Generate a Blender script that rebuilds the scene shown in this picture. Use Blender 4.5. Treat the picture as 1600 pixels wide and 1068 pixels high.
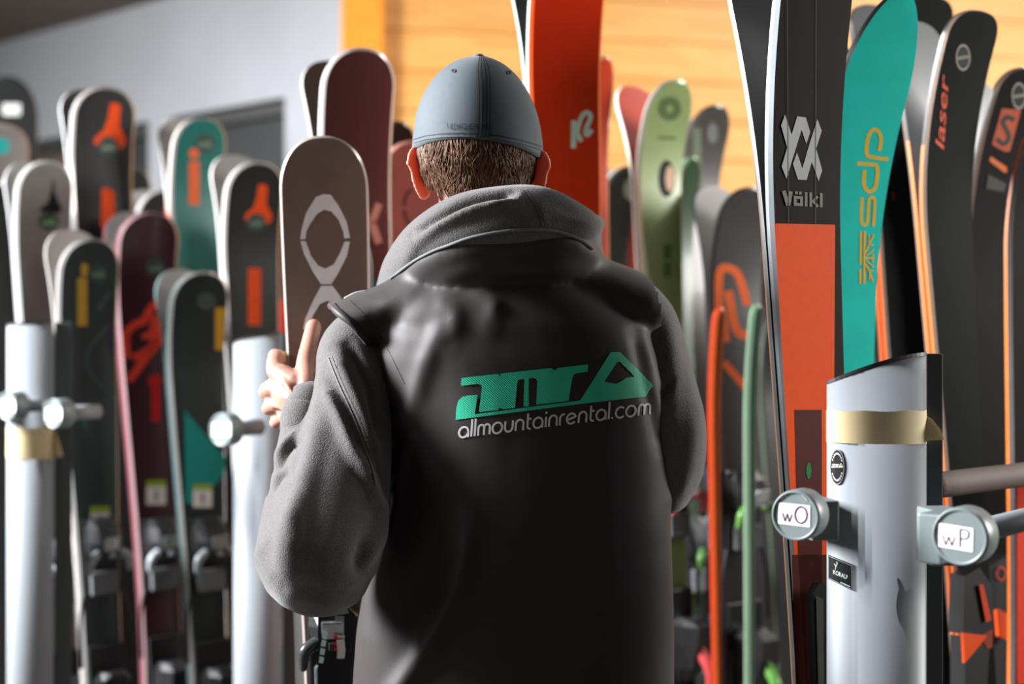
import bpy, bmesh, math, random
import numpy as np
from mathutils import Vector, Matrix
from mathutils.bvhtree import BVHTree
from mathutils.geometry import tessellate_polygon

random.seed(7)
for o in list(bpy.data.objects): bpy.data.objects.remove(o)
C = bpy.context.scene.collection
SC = bpy.context.scene
F, CZ = 50.0 / 36.0 * 1600, 1.40

# ------------------------------------------------------------------ camera, light, exposure
cam_d = bpy.data.cameras.new('camera'); cam_d.lens = 50; cam_d.sensor_width = 36
cam = bpy.data.objects.new('camera', cam_d); C.objects.link(cam)
cam.location = (0, 0, CZ); cam.rotation_euler = (math.pi / 2, 0, 0)
cam_d.dof.use_dof = True; cam_d.dof.focus_distance = 1.94; cam_d.dof.aperture_fstop = 2.0
cam_d.clip_start = 0.05
SC.camera = cam
SC.view_settings.view_transform = 'Standard'; SC.view_settings.look = 'None'
SC.view_settings.gamma = 1; SC.view_settings.use_curve_mapping = False
SC.view_settings.exposure = 0.0

w = bpy.data.worlds.new('world'); SC.world = w; w.use_nodes = True
bg = w.node_tree.nodes['Background']; bg.inputs[0].default_value = (1.0, 0.93, 0.88, 1); bg.inputs[1].default_value = 0.06

def area(name, loc, target, size, energy, col, sy=None):
    d = bpy.data.lights.new(name, 'AREA'); d.energy = energy; d.color = col
    d.shape = 'RECTANGLE'; d.size = size; d.size_y = sy or size
    o = bpy.data.objects.new(name, d); C.objects.link(o); o.location = loc
    o.rotation_euler = (Vector(target) - Vector(loc)).to_track_quat('-Z', 'Y').to_euler()
    return o
area('left_window', (-3.6, 2.15, 2.8), (0, 2.1, 1.4), 1.0, 860, (0.95, 0.97, 1.0), 1.2)
area('right_window', (4.5, 2.8, 2.3), (0.4, 2.6, 1.6), 1.2, 270, (1.0, 0.97, 0.93), 1.4)
area('wall_fill', (2.6, 3.9, 3.7), (1.4, 5.2, 1.6), 1.2, 58, (1.0, 0.97, 0.94), 1.2)  # unseen lamp, added to brighten the wooden wall
area('left_fill', (-3.9, 0.3, 2.6), (-0.6, 3.0, 1.4), 1.8, 25, (0.97, 0.97, 1.0), 1.6)  # added fill light for the left sleeve and ski fronts, not a real window

# ------------------------------------------------------------------ helpers
def P(px, py, Y): return Vector(((px - 800) / F * Y, Y, CZ + (534 - py) / F * Y))
def lin(c):
    r = []
    for v in c[:3]:
        v /= 255.0
        r.append(v / 12.92 if v <= 0.04045 else ((v + 0.055) / 1.055) ** 2.4)
    return (*r, 1)
MATS = {}
def mat(name, col, rough=0.5, metal=0.0, coat=0.0, var=0.08, scale=40.0, bump=0.0, bscale=None, sheen=0.0, spec=0.5, sss=0.0, aniso=None):
    if name in MATS: return MATS[name]
    m = bpy.data.materials.new(name); m.use_nodes = True
    nt = m.node_tree; b = nt.nodes['Principled BSDF']
    b.inputs['Roughness'].default_value = rough; b.inputs['Metallic'].default_value = metal
    b.inputs['Coat Weight'].default_value = coat; b.inputs['Coat Roughness'].default_value = 0.12
    b.inputs['Sheen Weight'].default_value = sheen; b.inputs['Sheen Roughness'].default_value = 0.45
    b.inputs['Specular IOR Level'].default_value = spec
    c = lin(col)
    tc = nt.nodes.new('ShaderNodeTexCoord'); nz = nt.nodes.new('ShaderNodeTexNoise')
    nz.inputs['Scale'].default_value = scale; nz.inputs['Detail'].default_value = 3
    mp = nt.nodes.new('ShaderNodeMapping')
    if aniso: mp.inputs['Scale'].default_value = aniso
    nt.links.new(tc.outputs['Object'], mp.inputs[0]); nt.links.new(mp.outputs[0], nz.inputs['Vector'])
    r = nt.nodes.new('ShaderNodeValToRGB')
    r.color_ramp.elements[0].position = 0.3; r.color_ramp.elements[1].position = 0.7
    r.color_ramp.elements[0].color = (*[x * (1 - var) for x in c[:3]], 1)
    r.color_ramp.elements[1].color = (*[min(1, x * (1 + var)) for x in c[:3]], 1)
    nt.links.new(nz.outputs['Fac'], r.inputs[0]); nt.links.new(r.outputs[0], b.inputs['Base Color'])
    if sss:
        b.inputs['Subsurface Weight'].default_value = sss
        b.inputs['Subsurface Radius'].default_value = (1.0, 0.42, 0.12)
        b.inputs['Subsurface Scale'].default_value = 0.025
    if bump:
        n2 = nt.nodes.new('ShaderNodeTexNoise'); n2.inputs['Scale'].default_value = bscale or scale * 6
        n2.inputs['Detail'].default_value = 2
        bp = nt.nodes.new('ShaderNodeBump'); bp.inputs['Strength'].default_value = bump; bp.inputs['Distance'].default_value = 0.002
        nt.links.new(mp.outputs[0], n2.inputs['Vector'])
        nt.links.new(n2.outputs['Fac'], bp.inputs['Height']); nt.links.new(bp.outputs[0], b.inputs['Normal'])
    MATS[name] = m
    return m
def gloss(col, rough=0.3, coat=0.3, **k):
    return mat('lacquer_%d_%d_%d_%d' % (*col, int(rough * 100)), col, rough, coat=coat * (.4 if rough < .5 else 0), var=0.05, scale=25, spec=.35 if rough < .5 else .03, **k)
def ink(col): return mat('ink_%d_%d_%d' % col, col, 0.6, var=0.05, scale=60, spec=.12)

def link(name, me, m=None, parent=None, smooth=False):
    o = bpy.data.objects.new(name, me); C.objects.link(o)
    if m is not None:
        for x in (m if isinstance(m, (list, tuple)) else [m]): me.materials.append(x)
    if parent is not None: o.parent = parent
    if smooth: me.shade_smooth()
    return o
def keep_world(o, root): o.parent = root; o.matrix_parent_inverse = root.matrix_basis.inverted(); return o
def under(o, p): o.parent = p; o.matrix_parent_inverse = Matrix.Identity(4); return o
def from_bm(name, bm, m=None, parent=None, smooth=False):
    me = bpy.data.meshes.new(name); bmesh.ops.recalc_face_normals(bm, faces=bm.faces); bm.to_mesh(me); bm.free()
    return link(name, me, m, parent, smooth)
def thing(name, label, cat, loc, group=None, rot=None):
    o = bpy.data.objects.new(name, None); C.objects.link(o); o.location = loc
    if rot: o.rotation_euler = rot
    o['label'] = label; o['category'] = cat
    if group: o['group'] = group
    o.empty_display_size = 0.05
    return o
def box(bm, c, s, bev=0.0, rot=None, seg=2):
    M = Matrix.Translation(c)
    if rot is not None: M = M @ rot.to_4x4()
    r = bmesh.ops.create_cube(bm, size=1, matrix=M @ Matrix.Diagonal((*s, 1)))
    if bev:
        es = list({e for v in r['verts'] for e in v.link_edges})
        bmesh.ops.bevel(bm, geom=es, offset=bev, segments=seg, affect='EDGES', profile=0.6)
def catmull(pts, n=8):
    pts = [np.array(p, float) for p in pts]; out = []
    q = [2 * pts[0] - pts[1]] + pts + [2 * pts[-1] - pts[-2]]
    for i in range(1, len(q) - 2):
        for k in range(n):
            t = k / n; a, b, c, d = q[i - 1:i + 3]
            out.append(0.5 * (2 * b + (c - a) * t + (2 * a - 5 * b + 4 * c - d) * t * t + (3 * b - a - 3 * c + d) * t ** 3))
    out.append(pts[-1]); return np.array(out)
def tube(bm, pts, n=14, ysc=1.0, cap=True, sm=6):
    """closed tapered tube along (x, y, z, r) control points"""
    q = catmull(pts, sm) if sm else np.array(pts, float)
    rings = []; up = Vector((0.13, 0.2, 0.97))
    # rounded ends
    def ends(a, d, r, sgn):
        return [(a + d * (sgn * r * math.sin(t)), r * math.cos(t)) for t in (1.35, 0.95, 0.5)]
    cs = [Vector(p[:3]) for p in q]; rs = [max(1e-4, p[3]) for p in q]
    d0 = (cs[1] - cs[0]).normalized(); d1 = (cs[-1] - cs[-2]).normalized()
    seq = [(c, r, d0) for c, r in ends(cs[0], d0, rs[0], -1)]
    for i in range(len(cs)):
        d = (cs[min(i + 1, len(cs) - 1)] - cs[max(i - 1, 0)]).normalized()
        seq.append((cs[i], rs[i], d))
    seq += [(c, r, d1) for c, r in reversed(ends(cs[-1], d1, rs[-1], 1))]
    prev = None
    for c, r, d in seq:
        if prev is None: a = d.cross(up).normalized()
        else: a = (prev - d * prev.dot(d)).normalized()
        prev = a; b = d.cross(a)
        ring = []
        for k in range(n):
            t = 2 * math.pi * k / n; off = a * (r * math.cos(t)) + b * (r * math.sin(t)); off.y *= ysc
            ring.append(bm.verts.new(c + off))
        rings.append(ring)
    for r0, r1 in zip(rings, rings[1:]):
        for k in range(n): bm.faces.new((r0[k], r0[(k + 1) % n], r1[(k + 1) % n], r1[k]))
    if cap: bm.faces.new(list(reversed(rings[0]))); bm.faces.new(rings[-1])
def loft(bm, rings, cap=True):
    R = [[bm.verts.new(p) for p in r] for r in rings]; n = len(R[0])
    for a, b in zip(R, R[1:]):
        for k in range(n): bm.faces.new((a[k], a[(k + 1) % n], b[(k + 1) % n], b[k]))
    if cap: bm.faces.new(list(reversed(R[0]))); bm.faces.new(R[-1])
def sring(cx, cy, z, a, b, e=2.3, n=40):
    out = []
    for k in range(n):
        t = 2 * math.pi * k / n; c, s = math.cos(t), math.sin(t)
        out.append((cx + a * math.copysign(abs(c) ** (2 / e), c), cy + b * math.copysign(abs(s) ** (2 / e), s), z))
    return out
def ellipsoid(bm, c, r, rot=None, n=24):
    M = Matrix.Translation(c)
    if rot is not None: M = M @ rot.to_4x4()
    bmesh.ops.create_uvsphere(bm, u_segments=n, v_segments=n // 2, radius=1, matrix=M @ Matrix.Diagonal((*r, 1)))
def remesh(bm, voxel, smooth):
    """one continuous surface out of overlapping closed shapes"""
    me = bpy.data.meshes.new('union'); bmesh.ops.recalc_face_normals(bm, faces=bm.faces); bm.to_mesh(me); bm.free()
    o = bpy.data.objects.new('union', me); C.objects.link(o)
    r = o.modifiers.new('r', 'REMESH'); r.mode = 'VOXEL'; r.voxel_size = voxel
    if smooth:
        s = o.modifiers.new('s', 'SMOOTH'); s.iterations = smooth; s.factor = 0.5
    dg = bpy.context.evaluated_depsgraph_get(); dg.update()
    res = bpy.data.meshes.new_from_object(o.evaluated_get(dg))
    bpy.data.objects.remove(o); bpy.data.meshes.remove(me)
    return res
def coords(me):
    a = np.empty(len(me.vertices) * 3); me.vertices.foreach_get('co', a); return a.reshape(-1, 3)
def normals(me):
    a = np.empty(len(me.vertices) * 3); me.vertex_normals.foreach_get('vector', a); return a.reshape(-1, 3)
def setco(me, co): me.vertices.foreach_set('co', co.ravel()); me.update()
def topx(co): return np.stack([800 + co[:, 0] / co[:, 1] * F, 534 - (co[:, 2] - CZ) / co[:, 1] * F], 1)
def polydist(q, pts):
    best = np.full(len(q), 1e9)
    for a, b in zip(pts, pts[1:]):
        a = np.array(a, float); d = np.array(b, float) - a
        t = np.clip(((q - a) @ d) / (d @ d), 0, 1)
        best = np.minimum(best, np.linalg.norm(q - a - t[:, None] * d, axis=1))
    return best
def folds(me, ridges):
    """cloth folds: raise (or sink) the cloth along creases on its camera-facing side"""
    co, no = coords(me), normals(me); q = topx(co); dsp = np.zeros(len(co))
    face = np.clip((0.25 - no[:, 1]) / 0.5, 0, 1)
    for pts, wd, h in ridges:
        c = catmull([(*p, 0, 0) for p in pts], 6)[:, :2] if len(pts) > 2 else pts
        d = polydist(q, list(map(tuple, c))); e = np.minimum(np.linalg.norm(q - np.array(pts[0]), axis=1), np.linalg.norm(q - np.array(pts[-1]), axis=1))
        dsp += h * np.exp(-(d / wd) ** 2) * np.clip(0.25 + e / (3 * wd), 0, 1)
    setco(me, co + no * (dsp * face)[:, None])

# --- flat print: 2-D shapes in photograph units, mapped on to the real surface by a mapper
def fill(loops):
    tri = tessellate_polygon([[Vector((x, y, 0)) for x, y in l] for l in loops])
    v = [p for l in loops for p in l]; return v, [list(t) for t in tri]
def ribbon(pts, wd):
    pts = [np.array(p, float) for p in pts]; L, R = [], []
    for i, p in enumerate(pts):
        d = pts[min(i + 1, len(pts) - 1)] - pts[max(i - 1, 0)]; d /= (np.linalg.norm(d) + 1e-9)
        n = np.array((-d[1], d[0])) * wd / 2
        L.append(tuple(p + n)); R.append(tuple(p - n))
    v = L + R; k = len(L)
    return v, [[i, i + 1, k + i + 1, k + i] for i in range(k - 1)]
def rstroke(pts, wd, n=4):
    c = catmull([(*p, 0, 0) for p in pts], n)[:, :2] if len(pts) > 2 else pts
    return ribbon([tuple(p) for p in c], wd)
def disc(cx, cy, rx, ry=None, n=24):
    ry = ry or rx; return [(cx + rx * math.cos(2 * math.pi * k / n), cy + ry * math.sin(2 * math.pi * k / n)) for k in range(n)]
def ringloops(cx, cy, rx, ry, f): return [disc(cx, cy, rx, ry), disc(cx, cy, rx * f, ry * f)]
def quad(x0, y0, x1, y1): return [(x0, y0), (x1, y0), (x1, y1), (x0, y1)]
def cr(pts, s, ox, oy): return [(ox + x / s, oy + y / s) for x, y in pts]
def text2d(s, x, y, size, ang=0.0, xs=1.0, bold=0.0, shear=0.0, align='CENTER'):
    cu = bpy.data.curves.new('t', 'FONT'); cu.body = s; cu.size = 1; cu.offset = bold; cu.shear = shear; cu.align_x = align; cu.align_y = 'CENTER'; cu.resolution_u = 4
    o = bpy.data.objects.new('t', cu); C.objects.link(o)
    dg = bpy.context.evaluated_depsgraph_get(); dg.update()
    me = bpy.data.meshes.new_from_object(o.evaluated_get(dg))
    ca, sa = math.cos(ang), math.sin(ang); v = []
    for p in me.vertices:
        a, b = p.co.x * size * xs, -p.co.y * size
        v.append((x + a * ca - b * sa, y + a * sa + b * ca))
    f = [list(p.vertices) for p in me.polygons]
    bpy.data.objects.remove(o); bpy.data.curves.remove(cu); bpy.data.meshes.remove(me)
    return v, f
def print_on(name, shapes, mapper, m, parent, step=9.0, thick=0.0, world=False):
    """shapes: list of (verts2d, faces); cut fine enough to follow the surface, then mapped"""
    bm = bmesh.new()
    for v, f in shapes:
        vs = [bm.verts.new((p[0], p[1], 0)) for p in v]
        for q in f:
            try: bm.faces.new([vs[i] for i in q])
            except ValueError: pass
    if step:
        xs = [v.co.x for v in bm.verts]; ys = [v.co.y for v in bm.verts]
        for ax, lo, hi in ((0, min(xs), max(xs)), (1, min(ys), max(ys))):
            k = math.ceil((hi - lo) / step)
            for i in range(1, k):
                co = [0, 0, 0]; co[ax] = lo + (hi - lo) * i / k; no = [0, 0, 0]; no[ax] = 1
                bmesh.ops.bisect_plane(bm, geom=bm.verts[:] + bm.edges[:] + bm.faces[:], plane_co=co, plane_no=no)
    if thick:
        for v in bm.verts: v.co.z = 0
        r = bmesh.ops.extrude_face_region(bm, geom=bm.faces[:])
        for e in r['geom']:
            if isinstance(e, bmesh.types.BMVert): e.co.z = thick
    for v in bm.verts: v.co = mapper(v.co.x, v.co.y, v.co.z)
    if not thick:
        me = bpy.data.meshes.new(name); bm.to_mesh(me); bm.free(); o = link(name, me, m, None)
    else: o = from_bm(name, bm, m, None)
    if world: keep_world(o, parent)
    else: o.parent = parent
    return o
def surface_mapper(o, eps=0.001, tilt=0.25):
    """photograph units -> a point on the real surface of o (world space)"""
    dg = bpy.context.evaluated_depsgraph_get(); dg.update()
    bm = bmesh.new(); bm.from_mesh(o.data); bm.transform(o.matrix_world); t = BVHTree.FromBMesh(bm); bm.free()
    cam0 = Vector((0, 0, CZ)); last = [None]
    def f(px, py, z=0.0):
        d = (P(px, py, 1) - cam0).normalized(); h = t.ray_cast(cam0, d)
        if h[0] is None: h = t.find_nearest(last[0] or P(px, py, 2))
        last[0] = h[0]
        n = h[1] if h[1].dot(d) < 0 else -h[1]
        return h[0] + n * (eps + z)
    return f

# ------------------------------------------------------------------ the room
def plain(name, bm, m, parent=None):
    o = from_bm(name, bm, m, parent)
    if parent is None: o['kind'] = 'structure'
    return o
M_white = mat('white_plaster', (150, 151, 154), 0.8, var=0.04, scale=3, bump=0.1, bscale=60)
M_floor = mat('dark_floor', (62, 58, 55), 0.55, var=0.15, scale=8)
M_ceil = mat('brown_ceiling', (120, 108, 97), 0.8, var=0.08, scale=5, aniso=(1, 8, 1))
M_glassd = mat('dark_window_glass', (46, 48, 47), 0.55, var=0.1, scale=2)
def wood(name, a, b):
    m = bpy.data.materials.new(name); m.use_nodes = True; nt = m.node_tree; bs = nt.nodes['Principled BSDF']
    bs.inputs['Roughness'].default_value = 0.5
    tc = nt.nodes.new('ShaderNodeTexCoord'); mp = nt.nodes.new('ShaderNodeMapping'); mp.inputs['Scale'].default_value = (1.2, 14, 26)
    oi = nt.nodes.new('ShaderNodeObjectInfo'); ad = nt.nodes.new('ShaderNodeVectorMath'); ad.operation = 'ADD'
    nz = nt.nodes.new('ShaderNodeTexNoise'); nz.inputs['Scale'].default_value = 2.5; nz.inputs['Detail'].default_value = 5
    nz.inputs['Distortion'].default_value = 1.2
    nt.links.new(tc.outputs['Object'], ad.inputs[0])
    cx = nt.nodes.new('ShaderNodeMath'); cx.operation = 'MULTIPLY'; cx.inputs[1].default_value = 17
    nt.links.new(oi.outputs['Random'], cx.inputs[0]); nt.links.new(cx.outputs[0], ad.inputs[1])
    nt.links.new(ad.outputs[0], mp.inputs[0]); nt.links.new(mp.outputs[0], nz.inputs['Vector'])
    r = nt.nodes.new('ShaderNodeValToRGB'); r.color_ramp.elements[0].color = lin(a); r.color_ramp.elements[1].color = lin(b)
    r.color_ramp.elements[0].position = 0.35; r.color_ramp.elements[1].position = 0.65
    hs = nt.nodes.new('ShaderNodeHueSaturation'); mr = nt.nodes.new('ShaderNodeMapRange')
    mr.inputs[3].default_value = 0.9; mr.inputs[4].default_value = 1.1
    nt.links.new(oi.outputs['Random'], mr.inputs[0]); nt.links.new(mr.outputs[0], hs.inputs['Value'])
    nt.links.new(nz.outputs['Fac'], r.inputs[0]); nt.links.new(r.outputs[0], hs.inputs['Color']); nt.links.new(hs.outputs[0], bs.inputs['Base Color'])
    return m
M_wood = wood('pine_boards', (192, 132, 62), (208, 154, 88))
M_wood2 = wood('honey_pine', (205, 122, 28), (218, 140, 44))

bm = bmesh.new(); box(bm, (0, 4, -0.05), (14, 14, 0.1)); plain('floor', bm, M_floor)
CEIL = 2.84
bm = bmesh.new(); box(bm, (-5.2, 6.6, CEIL + 0.05), (9.2, 6.4, 0.1)); ce = plain('ceiling', bm, M_ceil)
for i in range(6):     # ceiling boards
    bm = bmesh.new(); box(bm, (0, 0, 0), (5.1, 0.27, 0.012), 0.003)
    o = from_bm('plank', bm, M_ceil, ce); o.location = (-3.2, 4.6 + 0.3 * i + 1.2, CEIL - 0.006)
# white wall: recedes to the left from the corner
W0 = Vector((-0.63, 5.2, 0)); WD = Vector((-0.75, 0.66, 0)).normalized(); WA = math.atan2(WD.y, WD.x)
WN = Vector((-0.66, -0.75, 0)).normalized()
def wallbox(bm, t0, t1, z0, z1, off, th):
    c = W0 + WD * ((t0 + t1) / 2) - WN * (off + th / 2); c.z = (z0 + z1) / 2
    box(bm, c, (abs(t1 - t0), th, z1 - z0), rot=Matrix.Rotation(WA, 3, 'Z'))
bm = bmesh.new()
wallbox(bm, -0.05, 9, 2.33, 3.6, 0, 0.2); wallbox(bm, 3.5, 9, 0, 2.33, 0, 0.2); wallbox(bm, -0.05, 0.31, 0, 2.33, 0, 0.2)
wallbox(bm, 1.04, 1.20, 0, 2.33, 0, 0.2); wallbox(bm, 3.3, 3.5, 0, 2.33, 0, 0.2); wallbox(bm, 0.31, 7, 0, 0.9, 0.02, 0.18)
wallbox(bm, 1.66, 1.73, 0, 2.33, 0, 0.2)
plain('wall_left', bm, M_white)
M_dframe = mat('grey_window_frame', (60, 60, 58), 0.6)
M_brown = mat('brown_blind', (98, 82, 70), 0.7)
for k, (a, b, mm) in enumerate(((0.31, 1.04, M_glassd), (1.20, 1.66, M_glassd), (1.73, 3.3, M_brown))):
    bm = bmesh.new(); wallbox(bm, a, b, 0.9, 2.33, 0.09, 0.02); wn = plain('window_%d' % (k + 1), bm, mm)
    bm = bmesh.new()
    for z0, z1 in ((0.9, 0.95), (1.98, 2.02), (2.28, 2.33)): wallbox(bm, a, b, z0, z1, 0.05, 0.04)
    wallbox(bm, a, a + 0.05, 0.95, 2.28, 0.05, 0.04); wallbox(bm, b - 0.05, b, 0.95, 2.28, 0.05, 0.04)
    from_bm('window_frame', bm, M_dframe, wn)
# wooden wall: recedes gently to the right from the same corner
B0 = Vector((-0.625, 5.19, 0)); BD = Vector((1, 0.22, 0)).normalized(); BA = math.atan2(BD.y, BD.x); BN = Vector((BD.y, -BD.x, 0))
BL = 6.5
def wb(bm, t0, t1, z0, z1, out, th, bev=0):
    c = B0 + BD * ((t0 + t1) / 2) + BN * (out + th / 2); c.z = (z0 + z1) / 2
    box(bm, c, (abs(t1 - t0), th, z1 - z0), bev, rot=Matrix.Rotation(BA, 3, 'Z'), seg=1)
bm = bmesh.new(); wb(bm, 0, BL, 0, 3.6, -0.12, 0.1); wr = plain('wall_right', bm, M_wood2)
pm = None
for i in range(24):
    for j in range(2):
        if pm is None:
            bm = bmesh.new(); box(bm, (0, 0, 0), (BL / 2 - 0.003, 0.02, 0.1465), 0.003, seg=1); pm = bpy.data.meshes.new('plank'); bm.to_mesh(pm); bm.free(); pm.materials.append(M_wood)
        o = bpy.data.objects.new('plank', pm); C.objects.link(o); o.parent = wr
        c = B0 + BD * (BL * (0.25 + 0.5 * j)) + BN * (-0.01 + 0.002 * random.random()); o.location = (c.x, c.y, 0.075 + 0.15 * i); o.rotation_euler = (0, 0, BA)
bm = bmesh.new(); wb(bm, 0.0, 0.15, 0, 3.6, 0.002, 0.05, 0.004); plain('trim_1', bm, M_wood2)

# ------------------------------------------------------------------ skis
class Ski:
    def __init__(s, name, label, tip, low, Y, wpx=None, W=None, yaw=33, h=0.055, D=0.24, R=0.075, top=(30, 30, 30), rim=(170, 165, 162), side=(205, 205, 205),
                 base=(150, 148, 146), bevel=0.006, th=0.012, rear=False, side2=None, group='skis standing in the racks', waist=0.66, dL=0, p=2.2, of=None, tip2=None, cat='ski', toprough=0.34, skew=0.0):
        a = math.radians(yaw); s.a = a; s.h, s.D, s.R, s.th, s.p, s.waist = h, D, R, th, p, waist
        if of is not None:        # the second ski of a pair: base to base with the first
            s.W = of.W; s.L = of.L + dL; s.M = of.M @ Matrix.Translation((0, 0, 1.36)) @ Matrix.Rotation(skew, 4, 'Y') @ Matrix.Translation((0, 0, -1.36)) @ Matrix.Rotation(math.pi, 4, 'Z')
        else:
            A = P(*tip, Y); A.x -= h * math.sin(a); A.z += 0.0; B = P(*low, Y); d = (A - B).normalized()
            base_p = A - d * (A.z / d.z); s.L = (A - base_p).length
            th_v = math.atan((tip[0] - 800) / F)
            s.W = W or wpx * Y / F / math.cos(a + th_v)
            roll = math.atan2(d.x, d.z)
            s.M = Matrix.Translation(base_p) @ Matrix.Rotation(roll, 4, 'Y') @ Matrix.Rotation(a, 4, 'Z')
        s.Mi = s.M.inverted()
        r = thing(name, label, cat, (0, 0, 0), group); r.matrix_basis = s.M; s.root = r
        b = bevel
        # outline, right half from the tip down
        pts = []
        for k in range(15):
            ph = math.pi / 2 * k / 14
            pts.append((s.W / 2 * math.sin(ph) ** (2 / p), R * (1 - math.cos(ph) ** (2 / p))))
        ds = [R + 0.02 * k for k in range(1, max(3, int((D - R) / .02) + 2))]; ds += [ds[-1] + 0.11 * k for k in range(1, 22)]
        ds = [x for x in ds if x < s.L - 0.06] + [s.L - 0.03, s.L - 0.004]
        pts += [(s.width(x) / 2, x) for x in ds]
        inn = []
        for i, q in enumerate(pts):
            if i == 0: inn.append((0, b)); continue
            a0, a1 = pts[i - 1], pts[min(i + 1, len(pts) - 1)]
            tx, td = a1[0] - a0[0], a1[1] - a0[1]; l = math.hypot(tx, td)
            inn.append((max(0.0005, q[0] - b * td / l), q[1] + b * tx / l))
        inn[-1] = (inn[-1][0], pts[-1][1] - 0.003)
        g = 0.002
        def v(bm, x, d, y): return bm.verts.new((x, y - g - s.out(d), s.L - d))
        # top sheet
        bm = bmesh.new(); rows = []
        for x, d in inn[1:]:
            rows.append([v(bm, x * u, d, -th - 0.0009 * (1 - u * u)) for u in (-1, -0.6, -0.2, 0.2, 0.6, 1)])
        for r0, r1 in zip(rows, rows[1:]):
            for k in range(5): bm.faces.new((r0[k], r0[k + 1], r1[k + 1], r1[k]))
        t0 = v(bm, 0, inn[0][1], -th)
        for k in range(5): bm.faces.new((t0, rows[0][k + 1], rows[0][k]))
        s.top = from_bm('topsheet', bm, gloss(top, toprough), r, True)
        # rim (rounded edge of the top sheet), with the tip guard as its upper part
        def strip(name, lo, hi, ya, yb, A, B, m, closed=False):
            bm = bmesh.new(); idx = [i for i in range(len(pts)) if lo <= i <= hi]
            ring = [(-1, i) for i in reversed(idx) if i > 0] + [(1, i) for i in idx]
            va = [v(bm, sg * A[i][0], A[i][1], ya) for sg, i in ring]; vb = [v(bm, sg * B[i][0], B[i][1], yb) for sg, i in ring]
            if lo == 0:
                for i in range(len(ring) - 1): bm.faces.new((va[i], va[i + 1], vb[i + 1], vb[i]))
            else:
                k = len(idx)
                for i in list(range(k - 1)) + list(range(k, 2 * k - 1)): bm.faces.new((va[i], va[i + 1], vb[i + 1], vb[i]))
            return from_bm(name, bm, m, r, True)
        N = len(pts)
        mr = mat('rim_%d_%d_%d' % rim, rim, 0.25, metal=0.35, coat=0.4, var=0.05)
        strip('rim', 0, N, -th, -th * 0.5, inn, pts, mr)
        ms = gloss(side, 0.28, 0.4)
        if side2:
            kk = 22; strip('sidewall', 0, kk, -th * 0.5, 0, pts, pts, ms); strip('sidewall', kk, N, -th * 0.5, 0, pts, pts, gloss(side2, 0.35, 0.3))
        else: strip('sidewall', 0, N, -th * 0.5, 0, pts, pts, ms)
        bm = bmesh.new(); rows = [[v(bm, -x, d, 0), v(bm, 0, d, 0), v(bm, x, d, 0)] for x, d in pts[1:]]
        for r0, r1 in zip(rows, rows[1:]):
            for k in range(2): bm.faces.new((r0[k], r1[k], r1[k + 1], r0[k + 1]))
        t0 = v(bm, 0, 0, 0); bm.faces.new((t0, rows[0][0], rows[0][1])); bm.faces.new((t0, rows[0][1], rows[0][2]))
        # tail end
        z = rows[-1]; w3 = [v(bm, -pts[-1][0], pts[-1][1], -th), v(bm, pts[-1][0], pts[-1][1], -th)]
        bm.faces.new((z[0], w3[0], w3[1], z[2], z[1]))
        from_bm('base', bm, gloss(base, 0.3, 0.2), r, True)
        s.cnt = 0
    def out(s, d):
        f = max(0.0, (s.D - d) / s.D); return s.h * f ** 2.0
    def width(s, d):
        if d <= s.R: return s.W
        t = (d - s.R) / (s.L * 0.56 - s.R)
        if t < 1: return s.W * (s.waist + (1 - s.waist) * 0.5 * (1 + math.cos(math.pi * t)))
        t = min(1, (d - s.L * 0.56) / (s.L * 0.42)); return s.W * (s.waist + (0.93 - s.waist) * 0.5 * (1 - math.cos(math.pi * t)))
    def mapper(s, eps=0.0016):
        o = s.Mi @ Vector((0, 0, CZ))
        def f(px, py, z=0.0):
            d = (s.Mi.to_3x3() @ (P(px, py, 1) - Vector((0, 0, CZ)))); y = -s.th - 0.002
            for _ in range(8):
                t = (y - o.y) / d.y; q = o + d * t
                y = -s.th - 0.002 - s.out(s.L - q.z)
            q = o + d * ((y - o.y) / d.y)
            return Vector((q.x, y - eps - z, q.z))
        return f
    def deco(s, name, shapes, col, label=None, lift=0.0, thick=0.0, m=None, step=9.0):
        s.cnt += 1
        o = print_on(name, shapes, s.mapper(0.0010 + 0.00012 * s.cnt + lift), m or ink(col), s.root, step, thick)
        if label: o['label'] = label
        return o
    def binding(s, z, kind=0, col=(28, 28, 29), accent=(150, 156, 158)):
        """toe piece at height z on the ski, heel piece below it; local y- is outward"""
        y0 = -s.th - 0.004; mb = gloss(col, 0.35, 0.3); mc = mat('chrome', (190, 196, 198), 0.18, metal=0.9, var=0.05); ma = gloss(accent, 0.25, 0.5)
        wd = s.width(s.L - z)
        bm = bmesh.new(); box(bm, (0, y0 - 0.006, z - 0.02), (wd * 0.8, 0.012, 0.17), 0.004)
        pl = from_bm('binding_plate', bm, mb, s.root)
        bm = bmesh.new()
        loft(bm, [[(x * wd * a, y0 - 0.012 - yy, z + zz) for x, yy in ((-.36, 0), (-.36, .55 * hh), (-.2, hh), (.2, hh), (.36, .55 * hh), (.36, 0))]
                  for a, hh, zz in ((.75, .016, .065), (1, .034, .045), (1.05, .05, .015), (.95, .054, -.01), (.8, .05, -.022))])
        toe = from_bm('binding_toe', bm, mb, s.root)
        for sg in (-1, 1):
            bm = bmesh.new(); tube(bm, [(sg * wd * .2, y0 - .05, z - .005, .009), (sg * wd * .42, y0 - .056, z - .02, .01), (sg * wd * .46, y0 - .05, z - .045, .007)], 8)
            from_bm('wing', bm, ma, toe, True)
        bm = bmesh.new(); box(bm, (0, y0 - .066, z + .012), (wd * .34, .008, .03), .003, rot=Matrix.Rotation(.3, 3, 'X')); from_bm('toe_lever', bm, mc, toe)
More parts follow.
